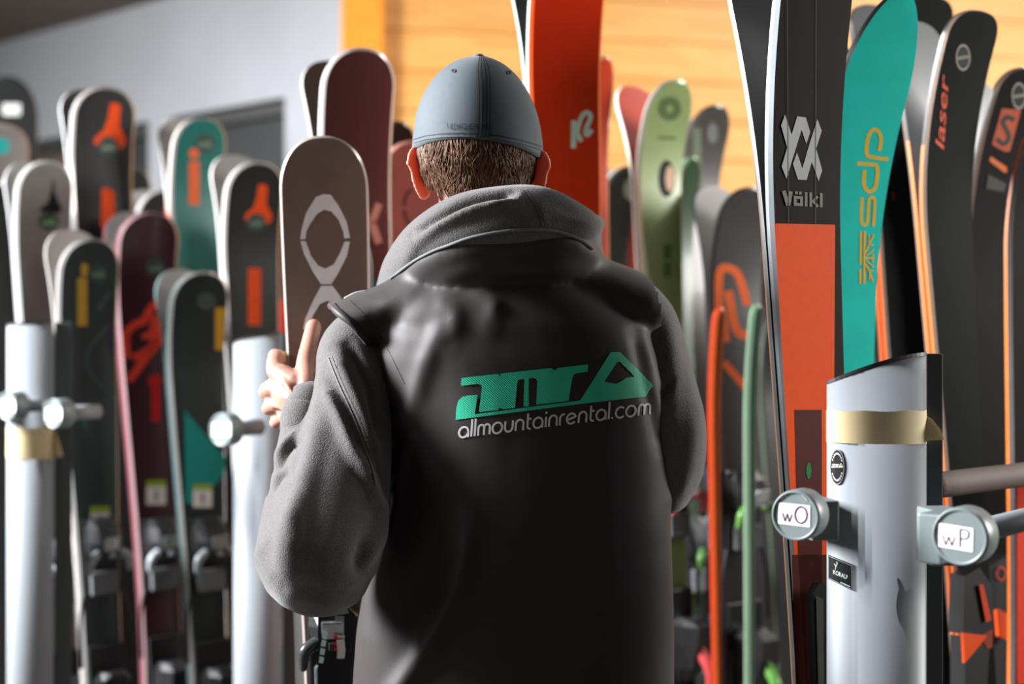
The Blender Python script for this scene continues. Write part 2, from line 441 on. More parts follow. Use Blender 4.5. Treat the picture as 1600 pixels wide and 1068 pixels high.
        bm = bmesh.new(); box(bm, (0, y0 - .068, z - .012), (wd * .14, .006, .012), .002); from_bm('release_window', bm, ma, toe)
        bm = bmesh.new(); box(bm, (0, y0 - .02, z - .075), (wd * .62, .014, .05), .004); from_bm('glide_plate', bm, mat('grey_plastic', (96, 98, 100), .4), s.root)
        zh = z - 0.32
        if zh > 0.15:
            bm = bmesh.new(); box(bm, (0, y0 - .008, zh), (wd * .8, .016, .22), .004); from_bm('heel_track', bm, mb, s.root)
            bm = bmesh.new()
            loft(bm, [[(x * wd * a, y0 - .014 - yy, zh + zz) for x, yy in ((-.36, 0), (-.36, .55 * hh), (-.22, hh), (.22, hh), (.36, .55 * hh), (.36, 0))]
                      for a, hh, zz in ((.7, .05, .055), (.9, .075, .04), (1, .07, .0), (.9, .05, -.05), (.7, .02, -.08))])
            hl = from_bm('binding_heel', bm, mb, s.root)
            bm = bmesh.new(); tube(bm, [(0, y0 - .07, zh - .01, .014), (0, y0 - .1, zh - .05, .012), (0, y0 - .095, zh - .1, .009)], 8); from_bm('heel_lever', bm, ma, hl, True)
        for sg in (-1, 1):
            bm = bmesh.new(); tube(bm, [(sg * wd * .44, y0 - .01, z - .1, .0035), (sg * wd * .56, y0 - .012, z - .16, .0035), (sg * wd * .58, y0 - .012, z - .25, .004)], 6)
            from_bm('brake_arm', bm, mb, s.root, True)
        return toe
def zz(py, Y): return CZ + (534 - py) / F * Y

S = {}
LG, RG = 'skis in the far left racks', 'skis in the right racks'
def pair(key, label, rear_label, tip, low, Y, rear=True, rh=None, dL=0.012, rbase=(150, 147, 144), rtop=None, rdict=None, **k):
    s = Ski('ski', label, tip, low, Y, **k); S[key] = s
    if rear:
        kk = dict(k); kk.update(base=rbase, of=s, dL=dL, h=rh or k.get('h', 0.055)); kk.update(rdict or {})
        if rtop: kk['top'] = rtop
        kk.pop('wpx', None); kk.pop('W', None)
        S[key + 'r'] = Ski('ski', rear_label, tip, low, Y, **kk)
    return s
GB = (112, 132, 112)
def badge(s, cx, cy, r, ry=None, col=GB):
    s.deco('badge', [fill([disc(cx, cy, r, ry)])], (70, 82, 78)); s.deco('badge_emblem', [fill([[(cx - r * .75, cy + r * .35), (cx - r * .3, cy - r * .25), (cx, cy + r * .05), (cx + r * .35, cy - r * .4), (cx + r * .75, cy + r * .35)]])], col)
def flame(cx, cy, k, col, s):
    p = [(0, -58), (9, -58), (16, -54), (14, -22), (24, -4), (24, 6), (16, 14), (8, 8), (-2, 2), (-10, 6), (-22, 8), (-26, 4), (-24, -4), (-10, -16), (-4, -34)]
    s.deco('emblem', [fill([[(cx + x * k, cy + y * k) for x, y in p]])], col)
def sticker(s, x0, y0, x1, y1, tick=True):
    h = (y1 - y0)
    s.deco('price_sticker', [fill([quad(x0, y0 + h * .26, x1, y1)])], (226, 220, 214)); s.deco('sticker_band', [fill([quad(x0, y0, x1, y0 + h * .26)])], (150, 175, 50))
    s.deco('sticker_mark', [fill([quad((x0 + x1) / 2 - 2, y0 + h * .4, (x0 + x1) / 2 + 2, y1 - h * .15)])], (90, 90, 95))

OR = (240, 84, 30)
# far left
s = pair('g1', 'grey ski with a turquoise dot at the far end of the rack', '', (12, 197), (4, 600), 3.7, rear=False, wpx=86, top=(150, 143, 140), rim=(150, 130, 120), yaw=40, group=LG)
s.deco('emblem', [fill([disc(2, 228, 13)])], (60, 200, 195))
s = pair('g2', 'dark ski with pale rim, partly behind the grey ski at far left', 'grey backed ski of the dark pair at far left', (28, 283), (10, 700), 3.55, wpx=72, top=(60, 66, 64), rim=(178, 172, 168), yaw=42, group=LG)
s = pair('g4', 'light grey ski with a black pointed emblem and green badge', 'rear twin of the light grey ski, only its pale edge showing', (82, 256), (78, 700), 3.35, wpx=84, top=(136, 133, 128), rim=(200, 198, 196), yaw=40, group=LG)
s.deco('emblem', [fill([cr([(290, 645), (300, 645), (305, 720), (345, 810), (330, 830), (230, 825), (215, 810), (265, 770), (285, 700)], 3.56, 0, 100)])], (34, 33, 33)); badge(s, 76, 346, 16, 14, (120, 175, 115))
s.deco('lettering', [fill([quad(73, 388 + 11 * k, 80, 396 + 11 * k)]) for k in range(6)], (80, 78, 75))
s = pair('b5', 'tall black ski with an orange flame shaped emblem above an orange bar', 'rear twin of the tall black ski with flame emblem', (174, 142), (170, 620), 3.45, wpx=94, top=(34, 35, 35), rim=(176, 166, 160), yaw=40, group=LG, rbase=(70, 64, 60))
flame(172, 219, 1.0, OR, s); badge(s, 169, 229, 16, 16, (135, 150, 130)); s.deco('orange_bar', [fill([[(158, 296), (166, 293), (178, 300), (180, 360), (168, 366), (157, 352)]])], OR)
s = pair('w8', 'wine red ski with a bright red mountain zigzag', 'grey backed rear twin of the wine red zigzag ski', (242, 335), (250, 980), 3.35, wpx=92, top=(64, 28, 36), rim=(186, 150, 152), side=(112, 58, 68), yaw=39, group=LG)
badge(s, 243, 418, 15, 14)
RZ = (240, 72, 52)
z2 = lambda pts: cr(pts, 3.56, 0, 380)
s.deco('mountain_graphic', [rstroke(z2([(705, 640), (702, 500), (770, 440), (800, 430), (860, 335), (910, 405), (990, 472)]), 12, 3), rstroke(z2([(715, 765), (800, 650), (905, 520), (965, 545), (988, 620)]), 12, 3), rstroke(z2([(740, 640), (840, 580), (880, 470), (910, 410)]), 12, 3), rstroke(z2([(790, 520), (840, 500), (860, 400)]), 9, 3)], RZ)
s.deco('logo_bar', [fill([disc(241.5, 595, 10)]), fill([quad(236, 605, 249, 658)])], (205, 34, 38)); sticker(s, 228, 750, 259, 788)
s = pair('g7', 'dark green ski with a yellow bar and a price sticker', 'pale grey backed rear twin of the dark green yellow bar ski', (152, 376), (156, 980), 3.12, wpx=90, top=(38, 50, 48), rim=(170, 168, 164), side=(176, 170, 166), yaw=40, group=LG, rbase=(176, 170, 166), dL=.03)
s.deco('lettering', [fill([quad(120.5, 434, 136, 509)]), fill([z2([(450, 120), (470, 108), (490, 125), (485, 180), (450, 185)])])], (200, 158, 58)); badge(s, 153, 427, 15, 14)
s.deco('facet_lines', [rstroke(z2([(610, 270), (545, 370)]), 8), rstroke(z2([(605, 450), (492, 590), (500, 720), (640, 870)]), 6, 2)], (74, 88, 85)); s.deco('dot', [fill([disc(132, 662, 4)])], (30, 120, 105)); sticker(s, 140, 790, 171, 828)
s = pair('k9', 'short black ski with a red spot behind the wine red ski', 'rear twin of the short black red spot ski', (262, 300), (258, 700), 3.8, wpx=76, top=(38, 36, 36), rim=(165, 158, 154), yaw=40, group=LG); s.deco('emblem', [fill([disc(264, 327, 7, 9)])], (220, 50, 30))
s = pair('t11', 'teal ski with an orange bar, standing tall before the dark window', 'rear twin of the tall teal ski, its pale side showing', (322, 188), (316, 700), 3.5, wpx=80, top=(24, 108, 100), rim=(150, 140, 134), side=(215, 208, 204), yaw=42, group=LG, side2=(225, 140, 110))
badge(s, 320, 224, 16, 15); s.deco('orange_bar', [fill([disc(302.5, 240, 8)]), fill([quad(294.5, 252, 311, 320)])], (236, 108, 62))
s = pair('k13', 'black ski with orange flame emblem just behind a round aluminium post', 'grey backed rear twin of the black flame ski behind the post', (408, 257), (402, 800), 3.3, wpx=88, top=(27, 27, 28), rim=(186, 180, 176), side=(215, 212, 210), yaw=38, group=LG, dL=.03)
flame(404, 338, .86, OR, s); badge(s, 400, 347, 15, 14); s.deco('orange_bar', [fill([quad(387, 419, 407, 508)])], OR)
s = pair('g14', 'short dark green ski with teal foot and narrow yellow bar', 'tan edged rear twin of the short dark green teal foot ski', (322, 426), (322, 980), 3.2, wpx=88, top=(28, 40, 38), rim=(178, 176, 172), side=(120, 150, 148), yaw=39, group=LG)
badge(s, 322, 470, 14, 13, (60, 80, 66)); s.deco('lettering', [fill([cr([(305, 215), (360, 215), (350, 455), (305, 450)], 3.56, 250, 420)])], (196, 146, 42)); s.deco('small_lettering', [fill([quad(338, 568 + 9 * k, 345, 574 + 9 * k)]) for k in range(7)], (70, 78, 76))
s.deco('teal_panel', [fill([[(288, 640), (296, 650), (352, 716), (350, 740), (340, 752), (304, 786), (289, 786)]])], (28, 138, 130)); sticker(s, 301, 756, 331, 792)
s = pair('w15', 'wine red ski with a red patch, seen as a strip beside the black flame ski', '', (448, 330), (446, 800), 3.5, rear=False, wpx=70, top=(96, 52, 60), rim=(170, 120, 120), yaw=36, group=LG)
s.deco('red_patch', [fill([quad(428, 468, 460, 520)])], (225, 60, 48)); s.deco('teal_panel', [fill([quad(428, 522, 460, 560)])], (28, 120, 112))
s = Ski('ski', 'orange sided ski standing behind the left hand post', (352, 560), (362, 980), 3.85, wpx=40, top=(220, 70, 30), rim=(230, 84, 34), side=(235, 84, 34), yaw=36, group=LG); S['o'] = s
# row of dark skis behind
for k, (x, y, Y, wd, col, lab) in enumerate(((215, 265, 3.9, 60, (30, 32, 32), 'black ski tip in the back row beside the tall orange flame ski'), (60, 420, 3.9, 60, (26, 27, 27), 'black ski in the back row under the light grey ski'), (208, 430, 4.05, 80, (30, 26, 27), 'plain dark ski behind the gap left of the wine red ski'), (300, 470, 3.75, 80, (26, 29, 29), 'plain dark ski behind the gap left of the teal foot ski'), (372, 440, 3.8, 70, (24, 25, 25), 'plain dark ski behind the aluminium post'), (20, 460, 4.0, 60, (30, 36, 34), 'dark ski behind the leftmost aluminium post'), (110, 500, 3.6, 60, (24, 25, 25), 'black ski behind the dark green yellow bar ski'), (470, 420, 3.75, 80, (25, 25, 26), 'black ski behind the brown ski in the hand'))):
    S['bk%d' % k] = Ski('ski', lab, (x, y), (x - 4, 900), Y, wpx=wd, top=col, rim=(100, 94, 90), side=(80, 80, 80), yaw=38, group=LG)
# brown ski in the hand
s = pair('br', 'wide brown ski with white arch outlines, held in the left hand', 'yellow sided ski behind the brown ski in the hand', (508, 217), (524, 1000), 2.225, W=.1372, yaw=5, h=.03, R=.085, top=(126, 108, 98), rim=(176, 164, 156), side=(222, 222, 222), bevel=.004, th=.011, group='skis within reach of the man', dL=-.12, waist=.7, rdict=dict(skew=.028, side=(196, 196, 60), rim=(190, 190, 60), top=(40, 40, 40), h=.02))
q4 = lambda p: cr(p, 2.67, 250, 100)
u1o = [(585, 730), (590, 690), (610, 620), (650, 555), (680, 543), (712, 545), (745, 590), (780, 660), (793, 725), (768, 727), (765, 700), (745, 650), (715, 615), (685, 608), (655, 625), (625, 670), (610, 700), (607, 730)]
l1o = [(586, 738), (600, 790), (640, 870), (672, 918), (715, 918), (745, 870), (780, 800), (793, 740), (770, 740), (750, 790), (725, 835), (690, 853), (660, 840), (630, 800), (608, 738)]
u2o = [(795, 335), (810, 270), (850, 180), (895, 95), (960, 93), (1005, 155), (1040, 230), (1062, 335), (1030, 335), (1008, 250), (975, 190), (930, 178), (890, 195), (850, 260), (820, 335)]
s.deco('arch_graphic', [fill([q4(u1o)]), fill([q4(l1o)]), fill([cr(u2o, 3.56, 250, 420)])], (244, 246, 244))
# skis behind the man's left side
s = pair('r17', 'tall dark red ski with a pale cross, behind the brown ski', 'dark brown backed rear twin of the tall dark red ski', (570, 88), (572, 700), 2.75, wpx=112, yaw=26, h=.075, D=.3, top=(72, 34, 30), rim=(214, 208, 206), side=(222, 220, 220), group=LG, rbase=(62, 50, 42), rh=.1)
s.deco('cross_graphic', [ribbon([(592, 318), (580, 350)], 11), ribbon([(580, 345), (592, 380)], 12)], (190, 136, 120)); s.deco('teal_patch', [fill([quad(576, 438, 606, 456)])], (20, 100, 88))
S['r19'] = s = Ski('ski', 'dusty pink ski with dark arcs, half hidden behind the man head', (648, 226), (655, 700), 2.9, wpx=100, yaw=26, top=(128, 76, 70), rim=(196, 140, 120), side=(196, 150, 140), base=(60, 50, 45), group=LG)
s.deco('arc_graphic', [rstroke([(642, 296), (634, 306), (631, 322)], 5), rstroke([(631, 328), (634, 342), (642, 352)], 5)], (70, 44, 42))
S['r20'] = Ski('ski', 'dark ski tip rising behind the dusty pink ski', (622, 196), (624, 700), 3.1, wpx=70, yaw=26, top=(48, 34, 28), rim=(70, 56, 46), side=(90, 80, 70), group=LG)
# red ski right of the head
s = pair('k2', 'bright red ski with white letter and number logo, behind the cap', 'white edged rear twin of the bright red ski', (893, -92), (888, 420), 2.55, wpx=114, yaw=25, h=.06, D=.3, top=(228, 52, 16), rim=(236, 92, 40), side=(214, 222, 220), group=LG, rbase=(40, 44, 42), rh=.09, toprough=.62)
k2 = lambda p: cr(p, 9.71, 860, 150)
s.deco('logo', [ribbon(k2([(352, 370), (345, 790)]), 8), rstroke(k2([(400, 560), (430, 430), (480, 300), (545, 250), (600, 290), (590, 380), (545, 470), (530, 560), (560, 590), (625, 510)]), 7, 5), ribbon(k2([(390, 540), (465, 690)]), 7.5)], (226, 222, 210))
s.deco('facet_lines', [ribbon([(852, 210), (888, 170), (930, 150)], 1.6), ribbon([(886, 420), (887, 150)], 1.4)], (226, 66, 34))
S['k2b'] = Ski('ski', 'second red ski just showing behind the bright red ski', (940, 96), (936, 700), 2.95, wpx=44, yaw=28, top=(205, 66, 26), rim=(200, 150, 110), side=(220, 120, 50), group=LG)
# middle right, out of focus
s = pair('m22', 'dark grey ski with a white disc and red streaks', 'rear twin of the dark grey disc ski', (980, 264), (976, 800), 3.3, wpx=74, yaw=33, top=(64, 62, 61), rim=(96, 92, 90), side=(190, 196, 194), group=RG)
s.deco('badge', [fill([disc(987, 296, 13, 18)])], (176, 182, 174)); s.deco('red_streak', [ribbon([(994, 318), (986, 420)], 13)], (150, 44, 26))
s = pair('m23', 'green ski with an oval hole graphic near its tip', 'black and red tipped rear twin of the green ski', (1050, 134), (1043, 800), 3.0, wpx=70, yaw=35, h=.07, top=(140, 158, 100), rim=(176, 186, 160), side=(214, 214, 206), group=RG, rbase=(190, 60, 30))
c1 = lambda p: cr(p, 2.81, 900, 60)
s.deco('gear_emblem', [fill(ringloops(1046, 170, 18, 19, .3))], (88, 108, 66)); s.deco('oval_graphic', [fill([disc(1041, 279, 13, 29)])], (30, 34, 28)); s.deco('oval_lit_backdrop', [fill([disc(1046, 279, 7, 20)])], (214, 176, 150)); s.deco('facet_lines', [ribbon([(1028, 215), (1056, 216)], 4)], (86, 110, 60)); s.deco('lettering', [fill([quad(1036, 382, 1048, 404)]), fill([quad(1036, 410, 1048, 432)])], (96, 120, 68))  # pale oval: lit background behind the hole, painted on as colour
S['m23s'] = Ski('ski', 'salmon pink ski showing as a strip beside the green ski', (1006, 300), (1008, 800), 3.5, wpx=34, yaw=33, top=(238, 130, 96), rim=(240, 150, 120), side=(240, 160, 130), group=RG)
s = pair('m24', 'grey ski with a pale stripe beside the green ski', 'black rear twin of the grey pale stripe ski', (1112, 171), (1098, 800), 3.25, wpx=62, yaw=36, h=.07, top=(74, 69, 65), rim=(92, 88, 84), side=(60, 56, 54), group=RG, rbase=(34, 34, 34))
s.deco('pale_stripe', [ribbon([(1088, 200), (1089, 292)], 14)], (112, 122, 104)); s.deco('badge', [fill([disc(1113, 208, 8, 16)])], (120, 122, 120))
S['m24g'] = Ski('ski', 'dark green ski in the shade behind the green ski', (1076, 250), (1074, 900), 3.15, wpx=40, yaw=35, top=(50, 74, 48), rim=(110, 140, 100), side=(130, 160, 126), group=RG)
s = pair('m25', 'dark ski with looping orange letters next to the tall silver edged pair', 'rear twin of the dark looping letter ski', (1166, 296), (1150, 900), 3.0, wpx=80, yaw=34, top=(54, 50, 48), rim=(70, 66, 62), side=(60, 56, 54), group=RG)
c2 = lambda p: cr(p, 3.14, 1000, 400)
s.deco('orange_lettering', [rstroke(c2([(385, 290), (388, 90), (425, 58), (480, 95), (525, 240)]), 13), rstroke(c2([(430, 170), (470, 360), (540, 390)]), 14), rstroke(c2([(410, 520), (520, 650)]), 11), ribbon(c2([(410, 300), (425, 420)]), 9)], (228, 100, 42))
S['m25o'] = Ski('ski', 'orange ski showing as a bright strip before the dark looping letter ski', (1120, 480), (1116, 950), 2.8, wpx=18, yaw=33, h=.02, R=.03, top=(236, 96, 40), rim=(238, 104, 50), side=(180, 50, 24), group=RG)
S['m25g'] = Ski('ski', 'pale green ski showing as a strip beside the silver edged pair', (1178, 475), (1168, 950), 2.8, wpx=18, yaw=33, h=.02, R=.03, top=(128, 156, 128), rim=(140, 168, 140), side=(120, 146, 118), group=RG)
for k, (x, y, Y, wd, col, lab) in enumerate(((1010, 430, 3.6, 80, (30, 30, 30), 'black ski in the rear row behind the white disc ski'), (1070, 420, 3.9, 80, (34, 36, 33), 'black ski in the rear row behind the green ski'), (1130, 410, 3.6, 80, (36, 33, 31), 'black ski in the rear row behind the grey pale stripe ski'), (1190, 400, 3.92, 80, (30, 30, 30), 'black ski in the rear row behind the silver edged pair'), (1240, 470, 3.4, 80, (26, 27, 26), 'black ski behind the black over orange ski'), (1320, 440, 3.2, 90, (26, 27, 26), 'black ski behind the turquoise ski'))):
    S['rb%d' % k] = Ski('ski', lab, (x, y), (x - 4, 950), Y, wpx=wd, top=col, rim=(90, 86, 80), side=(110, 124, 104), yaw=34, group=RG)
# right foreground
s = pair('vo', 'black over orange ski with white interlaced emblem and name', 'silver edged rear twin of the black over orange ski', (1264, -70), (1257, 480), 2.0, W=.137, yaw=31, h=.06, D=.42, R=.085, top=(48, 43, 39), rim=(196, 204, 210), side=(206, 212, 216), bevel=.0035, th=.013, group=RG, rbase=(44, 46, 46), rh=.06, waist=.7, toprough=.6)
v5 = lambda p: cr(p, 5.936, 1200, 160)
s.deco('orange_field', [fill([[(1209, 349), (1304, 351), (1302, 700), (1300, 870), (1240, 868)]])], (255, 86, 2)); s.deco('dark_panel', [fill([[(1240, 640), (1283, 640), (1284, 1068), (1258, 1068), (1246, 868), (1243, 760)]]), fill([[(1236, 866), (1330, 866), (1330, 1120), (1244, 1120)]])], (84, 24, 14))
s.deco('emblem', [fill([v5([(152, 115), (213, 298), (265, 130), (345, 140), (385, 275), (350, 385), (305, 255), (165, 708), (120, 595), (172, 420), (115, 215)])]), fill([v5([(452, 155), (492, 265), (440, 430), (497, 630), (463, 730), (400, 552), (352, 720), (272, 715), (225, 570), (263, 465), (312, 615), (365, 430)])])], (188, 192, 188))
s.deco('lettering', [ribbon(v5([(140, 820), (180, 955)]), 6), ribbon(v5([(205, 825), (182, 955)]), 6), fill([v5([(232, 868), (318, 872), (318, 962), (232, 958)]), v5([(258, 895), (292, 897), (292, 935), (258, 933)])]), fill([v5(quad(245, 825, 270, 852))]), fill([v5(quad(280, 828, 305, 855))]), fill([v5([(334, 832), (358, 834), (358, 966), (334, 964)])]), fill([v5([(378, 834), (402, 836), (402, 968), (378, 966)])]), ribbon(v5([(455, 872), (410, 915), (458, 968)]), 4.5), fill([v5([(474, 840), (500, 842), (500, 972), (474, 970)])])], (140, 134, 124))
s.deco('green_seal', [fill([disc(1262.5, 735, 4, 13)])], (36, 130, 74)); s.deco('pinstripe', [ribbon([(1229, 0), (1231, 348)], .8), ribbon([(1274, 0), (1273, 349)], .8)], (92, 86, 80))
s = pair('dp', 'turquoise ski with yellow sideways lettering and snowflake', 'silver tipped rear twin of the turquoise ski', (1378, 12), (1312, 560), 2.2, W=.139, yaw=30, h=.12, D=.46, R=.14, p=1.9, waist=.74, top=(32, 196, 182), rim=(30, 30, 30), side=(30, 30, 30), bevel=.002, th=.01, group=RG, rbase=(60, 60, 60), rh=.06, rdict=dict(rim=(190, 190, 190), side=(190, 190, 190)), toprough=.6)
d8 = lambda p: cr(p, 3.815, 1310, 180)
YL = (218, 178, 40)
s.deco('lettering', [rstroke(d8([(240, 212), (250, 150), (240, 105), (215, 86), (188, 100), (168, 160), (165, 225), (180, 246), (240, 258), (294, 263)]), 6, 5), rstroke(d8([(107, 287), (210, 296), (226, 310), (228, 360), (215, 430), (185, 455), (160, 440), (148, 400), (153, 328)]), 6, 5), rstroke(d8([(138, 490), (132, 600), (138, 645), (155, 652), (170, 630), (176, 520), (190, 490), (208, 496), (213, 530), (205, 662)]), 5, 5)], YL)
s.deco('snowflake', [ribbon(d8([(131, 692), (128, 890)]), 3.6), ribbon(d8([(153, 692), (150, 1003)]), 3.6), ribbon(d8([(127, 918), (127, 1003)]), 3.6), ribbon(d8([(155, 852), (210, 852)]), 3), ribbon(d8([(160, 815), (180, 765), (208, 712)]), 2.6), ribbon(d8([(165, 835), (208, 800)]), 2.2), ribbon(d8([(165, 870), (208, 905)]), 2.2), ribbon(d8([(158, 885), (185, 940), (202, 990)]), 2.6), ribbon(d8([(178, 765), (180, 712)]), 2), ribbon(d8([(180, 770), (206, 775)]), 2), ribbon(d8([(180, 925), (205, 925)]), 2), ribbon(d8([(182, 935), (182, 985)]), 2), ribbon(d8([(190, 852), (206, 830)]), 2), ribbon(d8([(190, 852), (206, 875)]), 2)], YL)
z8 = lambda p: cr(p, 3.56, 1340, 0)
def oval(s, cx, cy):
    s.deco('badge', [fill([disc(cx, cy, 10.5, 20)])], (22, 23, 22)); s.deco('badge_ring', [fill(ringloops(cx, cy, 11.5, 21, .82))], (150, 140, 130)); s.deco('badge_lettering', [ribbon([(cx - 9, cy + 1.5), (cx + 9, cy - 1.5)], 5)], (120, 130, 110))
s = pair('l28', 'black ski with oval badge, directly behind the turquoise ski', 'orange sided rear twin of the black ski behind turquoise', (1432, 12), (1414, 560), 2.6, wpx=78, yaw=34, h=.09, D=.36, R=.05, p=2.6, top=(14, 17, 16), rim=(136, 116, 102), side=(50, 46, 44), side2=(240, 104, 34), bevel=.003, toprough=.62, group=RG, rbase=(80, 82, 84), rh=.03)
oval(s, 1437, 66); s.deco('orange_tab', [fill([z8([(198, 650), (206, 652), (206, 810), (185, 826), (176, 810)])])], (205, 78, 34)); s.deco('facet_lines', [ribbon(z8([(360, 405), (275, 560)]), 3), ribbon(z8([(255, 625), (305, 735)]), 3)], (62, 72, 70))
s.deco('small_lettering', [text2d('laser', 1394, 306, 8, -math.pi / 2, .9)], (150, 60, 30))
s = pair('l29', 'black ski with sideways orange lettering and oval badge', 'orange sided rear twin of the black lettered ski', (1499, 37), (1488, 560), 2.4, wpx=74, yaw=34, h=.09, D=.36, R=.05, p=2.6, top=(13, 16, 15), rim=(140, 120, 105), side=(50, 46, 44), side2=(240, 108, 36), bevel=.003, toprough=.62, group=RG, rbase=(120, 122, 124), rh=.03)
oval(s, 1504, 90); s.deco('lettering', [text2d('laser', 1471, 180, 20, -math.radians(86), 3.0, .012, .25)], (212, 84, 38))
s = pair('l30', 'dark brown ski with an orange square letter logo at its curved tip', 'grey backed rear twin of the dark brown square logo ski', (1582, 121), (1552, 620), 2.62, wpx=84, yaw=33, h=.1, D=.4, R=.055, p=2.5, top=(22, 18, 17), rim=(120, 104, 92), side=(56, 48, 44), bevel=.004, toprough=.62, group=RG, rbase=(150, 154, 156), rh=.04, rdict=dict(side=(190, 130, 50), rim=(190, 130, 50)))
s7 = lambda p: cr(p, 5.34, 1500, 100)
s.deco('logo_panel', [fill([s7([(345, 370), (505, 385), (410, 730), (365, 730), (262, 672)])])], (168, 72, 34)); s.deco('logo_letter', [rstroke(s7([(450, 470), (400, 445), (365, 460), (355, 500), (400, 590), (390, 645), (350, 665), (300, 625)]), 7.5, 5)], (40, 34, 31))
s.deco('orange_dash', [fill([s7([(250, 770), (385, 860), (385, 905), (365, 905), (240, 810)])])], (196, 96, 34)); oval(s, 1591, 150)
s.deco('outline_letters', [fill([s7([(230, 920), (380, 1000), (360, 1068), (210, 1040)])])], (52, 46, 42))
S['l31'] = Ski('ski', 'dark ski at the edge of the picture with orange foot', (1640, 180), (1606, 700), 2.5, wpx=80, yaw=33, top=(34, 30, 28), rim=(150, 150, 150), side=(214, 110, 40), toprough=.65, group=RG)
S['l31'].deco('orange_field', [fill([quad(1588, 760, 1640, 1068)])], (220, 60, 30))
S['l32'] = Ski('ski', 'plain black ski standing behind the right hand rails', (1530, 330), (1530, 900), 2.75, wpx=90, yaw=33, top=(24, 24, 24), rim=(70, 64, 60), side=(110, 90, 90), toprough=.65, group=RG)
S['l34'] = Ski('ski', 'plain black ski deep behind the orange lettered ski', (1480, 360), (1478, 900), 2.95, wpx=90, yaw=33, top=(24, 24, 24), rim=(60, 60, 60), side=(80, 80, 80), toprough=.65, group=RG)
S['l35'] = Ski('ski', 'plain black ski deep behind the dark brown ski', (1590, 380), (1584, 900), 2.95, wpx=100, yaw=33, top=(24, 24, 24), rim=(60, 60, 60), side=(80, 80, 80), toprough=.65, group=RG)
S['l33'] = Ski('ski', 'plain black ski behind the aluminium post at the right', (1420, 330), (1420, 900), 2.8, wpx=90, yaw=33, top=(24, 25, 24), rim=(60, 60, 60), side=(90, 90, 90), toprough=.65, group=RG)
# bindings
for k, py in (('g7', 855), ('w8', 850), ('g14', 850), ('k13', 900), ('g4', 880)):
    Y = {'g7': 3.1, 'w8': 3.35, 'g14': 3.2, 'k13': 3.3, 'g4': 3.3}[k]; S[k].binding(zz(py, Y))
for k, py, Y, ac in (('m22', 830, 3.3, (150, 150, 150)), ('m23', 760, 3.0, (190, 70, 70)), ('m24', 770, 3.25, (170, 170, 165)), ('m25', 780, 3.0, (96, 150, 70)), ('m24g', 850, 3.15, (80, 120, 60)), ('rb1', 880, 3.9, (180, 70, 30)), ('rb2', 930, 3.6, (170, 150, 140))): S[k].binding(zz(py, Y), accent=ac)
# toe piece of the brown ski, low beside the man's hip
t = S['br']; t.binding(zz(985, 2.2), accent=(52, 54, 54))
tm = lambda p: cr(p, 6.76, 450, 910)
t.deco('binding_housing', [fill([[(500, 950), (512, 938), (546, 936), (560, 950), (562, 1090), (500, 1090)]])], (26, 27, 27), lift=.045, thick=.022, m=gloss((26, 27, 27), .3), step=0)
t.deco('chrome_lever', [fill([[(519, 941), (527, 934), (545, 938), (547, 944), (521, 948)]]), fill([quad(526, 948, 540, 962)])], (200, 204, 204), lift=.0675, thick=.004, m=mat('chrome', (190, 196, 198), 0.18, metal=0.9, var=0.05), step=0)
t.deco('binding_lettering', [fill([tm([(405 - 12 * k, 325 + 85 * k), (452 - 12 * k, 340 + 85 * k), (440 - 12 * k, 400 + 85 * k), (388 - 10 * k, 392 + 85 * k)])]) for k in range(5)], (196, 214, 210), lift=.072)
t.deco('release_scale', [fill([tm(quad(530, 455, 615, 480))]), fill([tm([(528, 500), (610, 490), (622, 600), (612, 690), (535, 690), (540, 600)])])], (196, 190, 186), lift=.072)
t.deco('red_marks', [fill([tm(quad(505, 455, 545, 490))]), fill([tm(quad(505, 520, 530, 545))]), fill([tm(quad(505, 578, 540, 608))])], (214, 30, 24), lift=.0735)
# black rail with a spring on the black and orange ski
t = S['vo']
rm = lambda p: cr(p, 2.753, 1000, 680)
t.deco('binding_rail', [fill([rm([(690, 670), (715, 625), (790, 640), (800, 1120), (705, 1120)])])], (24, 24, 24), lift=.012, thick=.012, m=gloss((24, 24, 24), .35), step=0)
t.deco('rail_edge', [fill([rm([(697, 680), (722, 690), (724, 1120), (706, 1120)])])], (70, 70, 68), lift=.026, thick=.003, m=gloss((70, 70, 68), .35), step=0)
t.deco('spring', [fill([rm([(740, 830 + 18 * k), (762, 826 + 18 * k), (762, 834 + 18 * k), (740, 838 + 18 * k)])]) for k in range(17)], (160, 150, 120), lift=.028, thick=.003, m=mat('spring_steel', (190, 180, 140), .3, metal=.8), step=0)
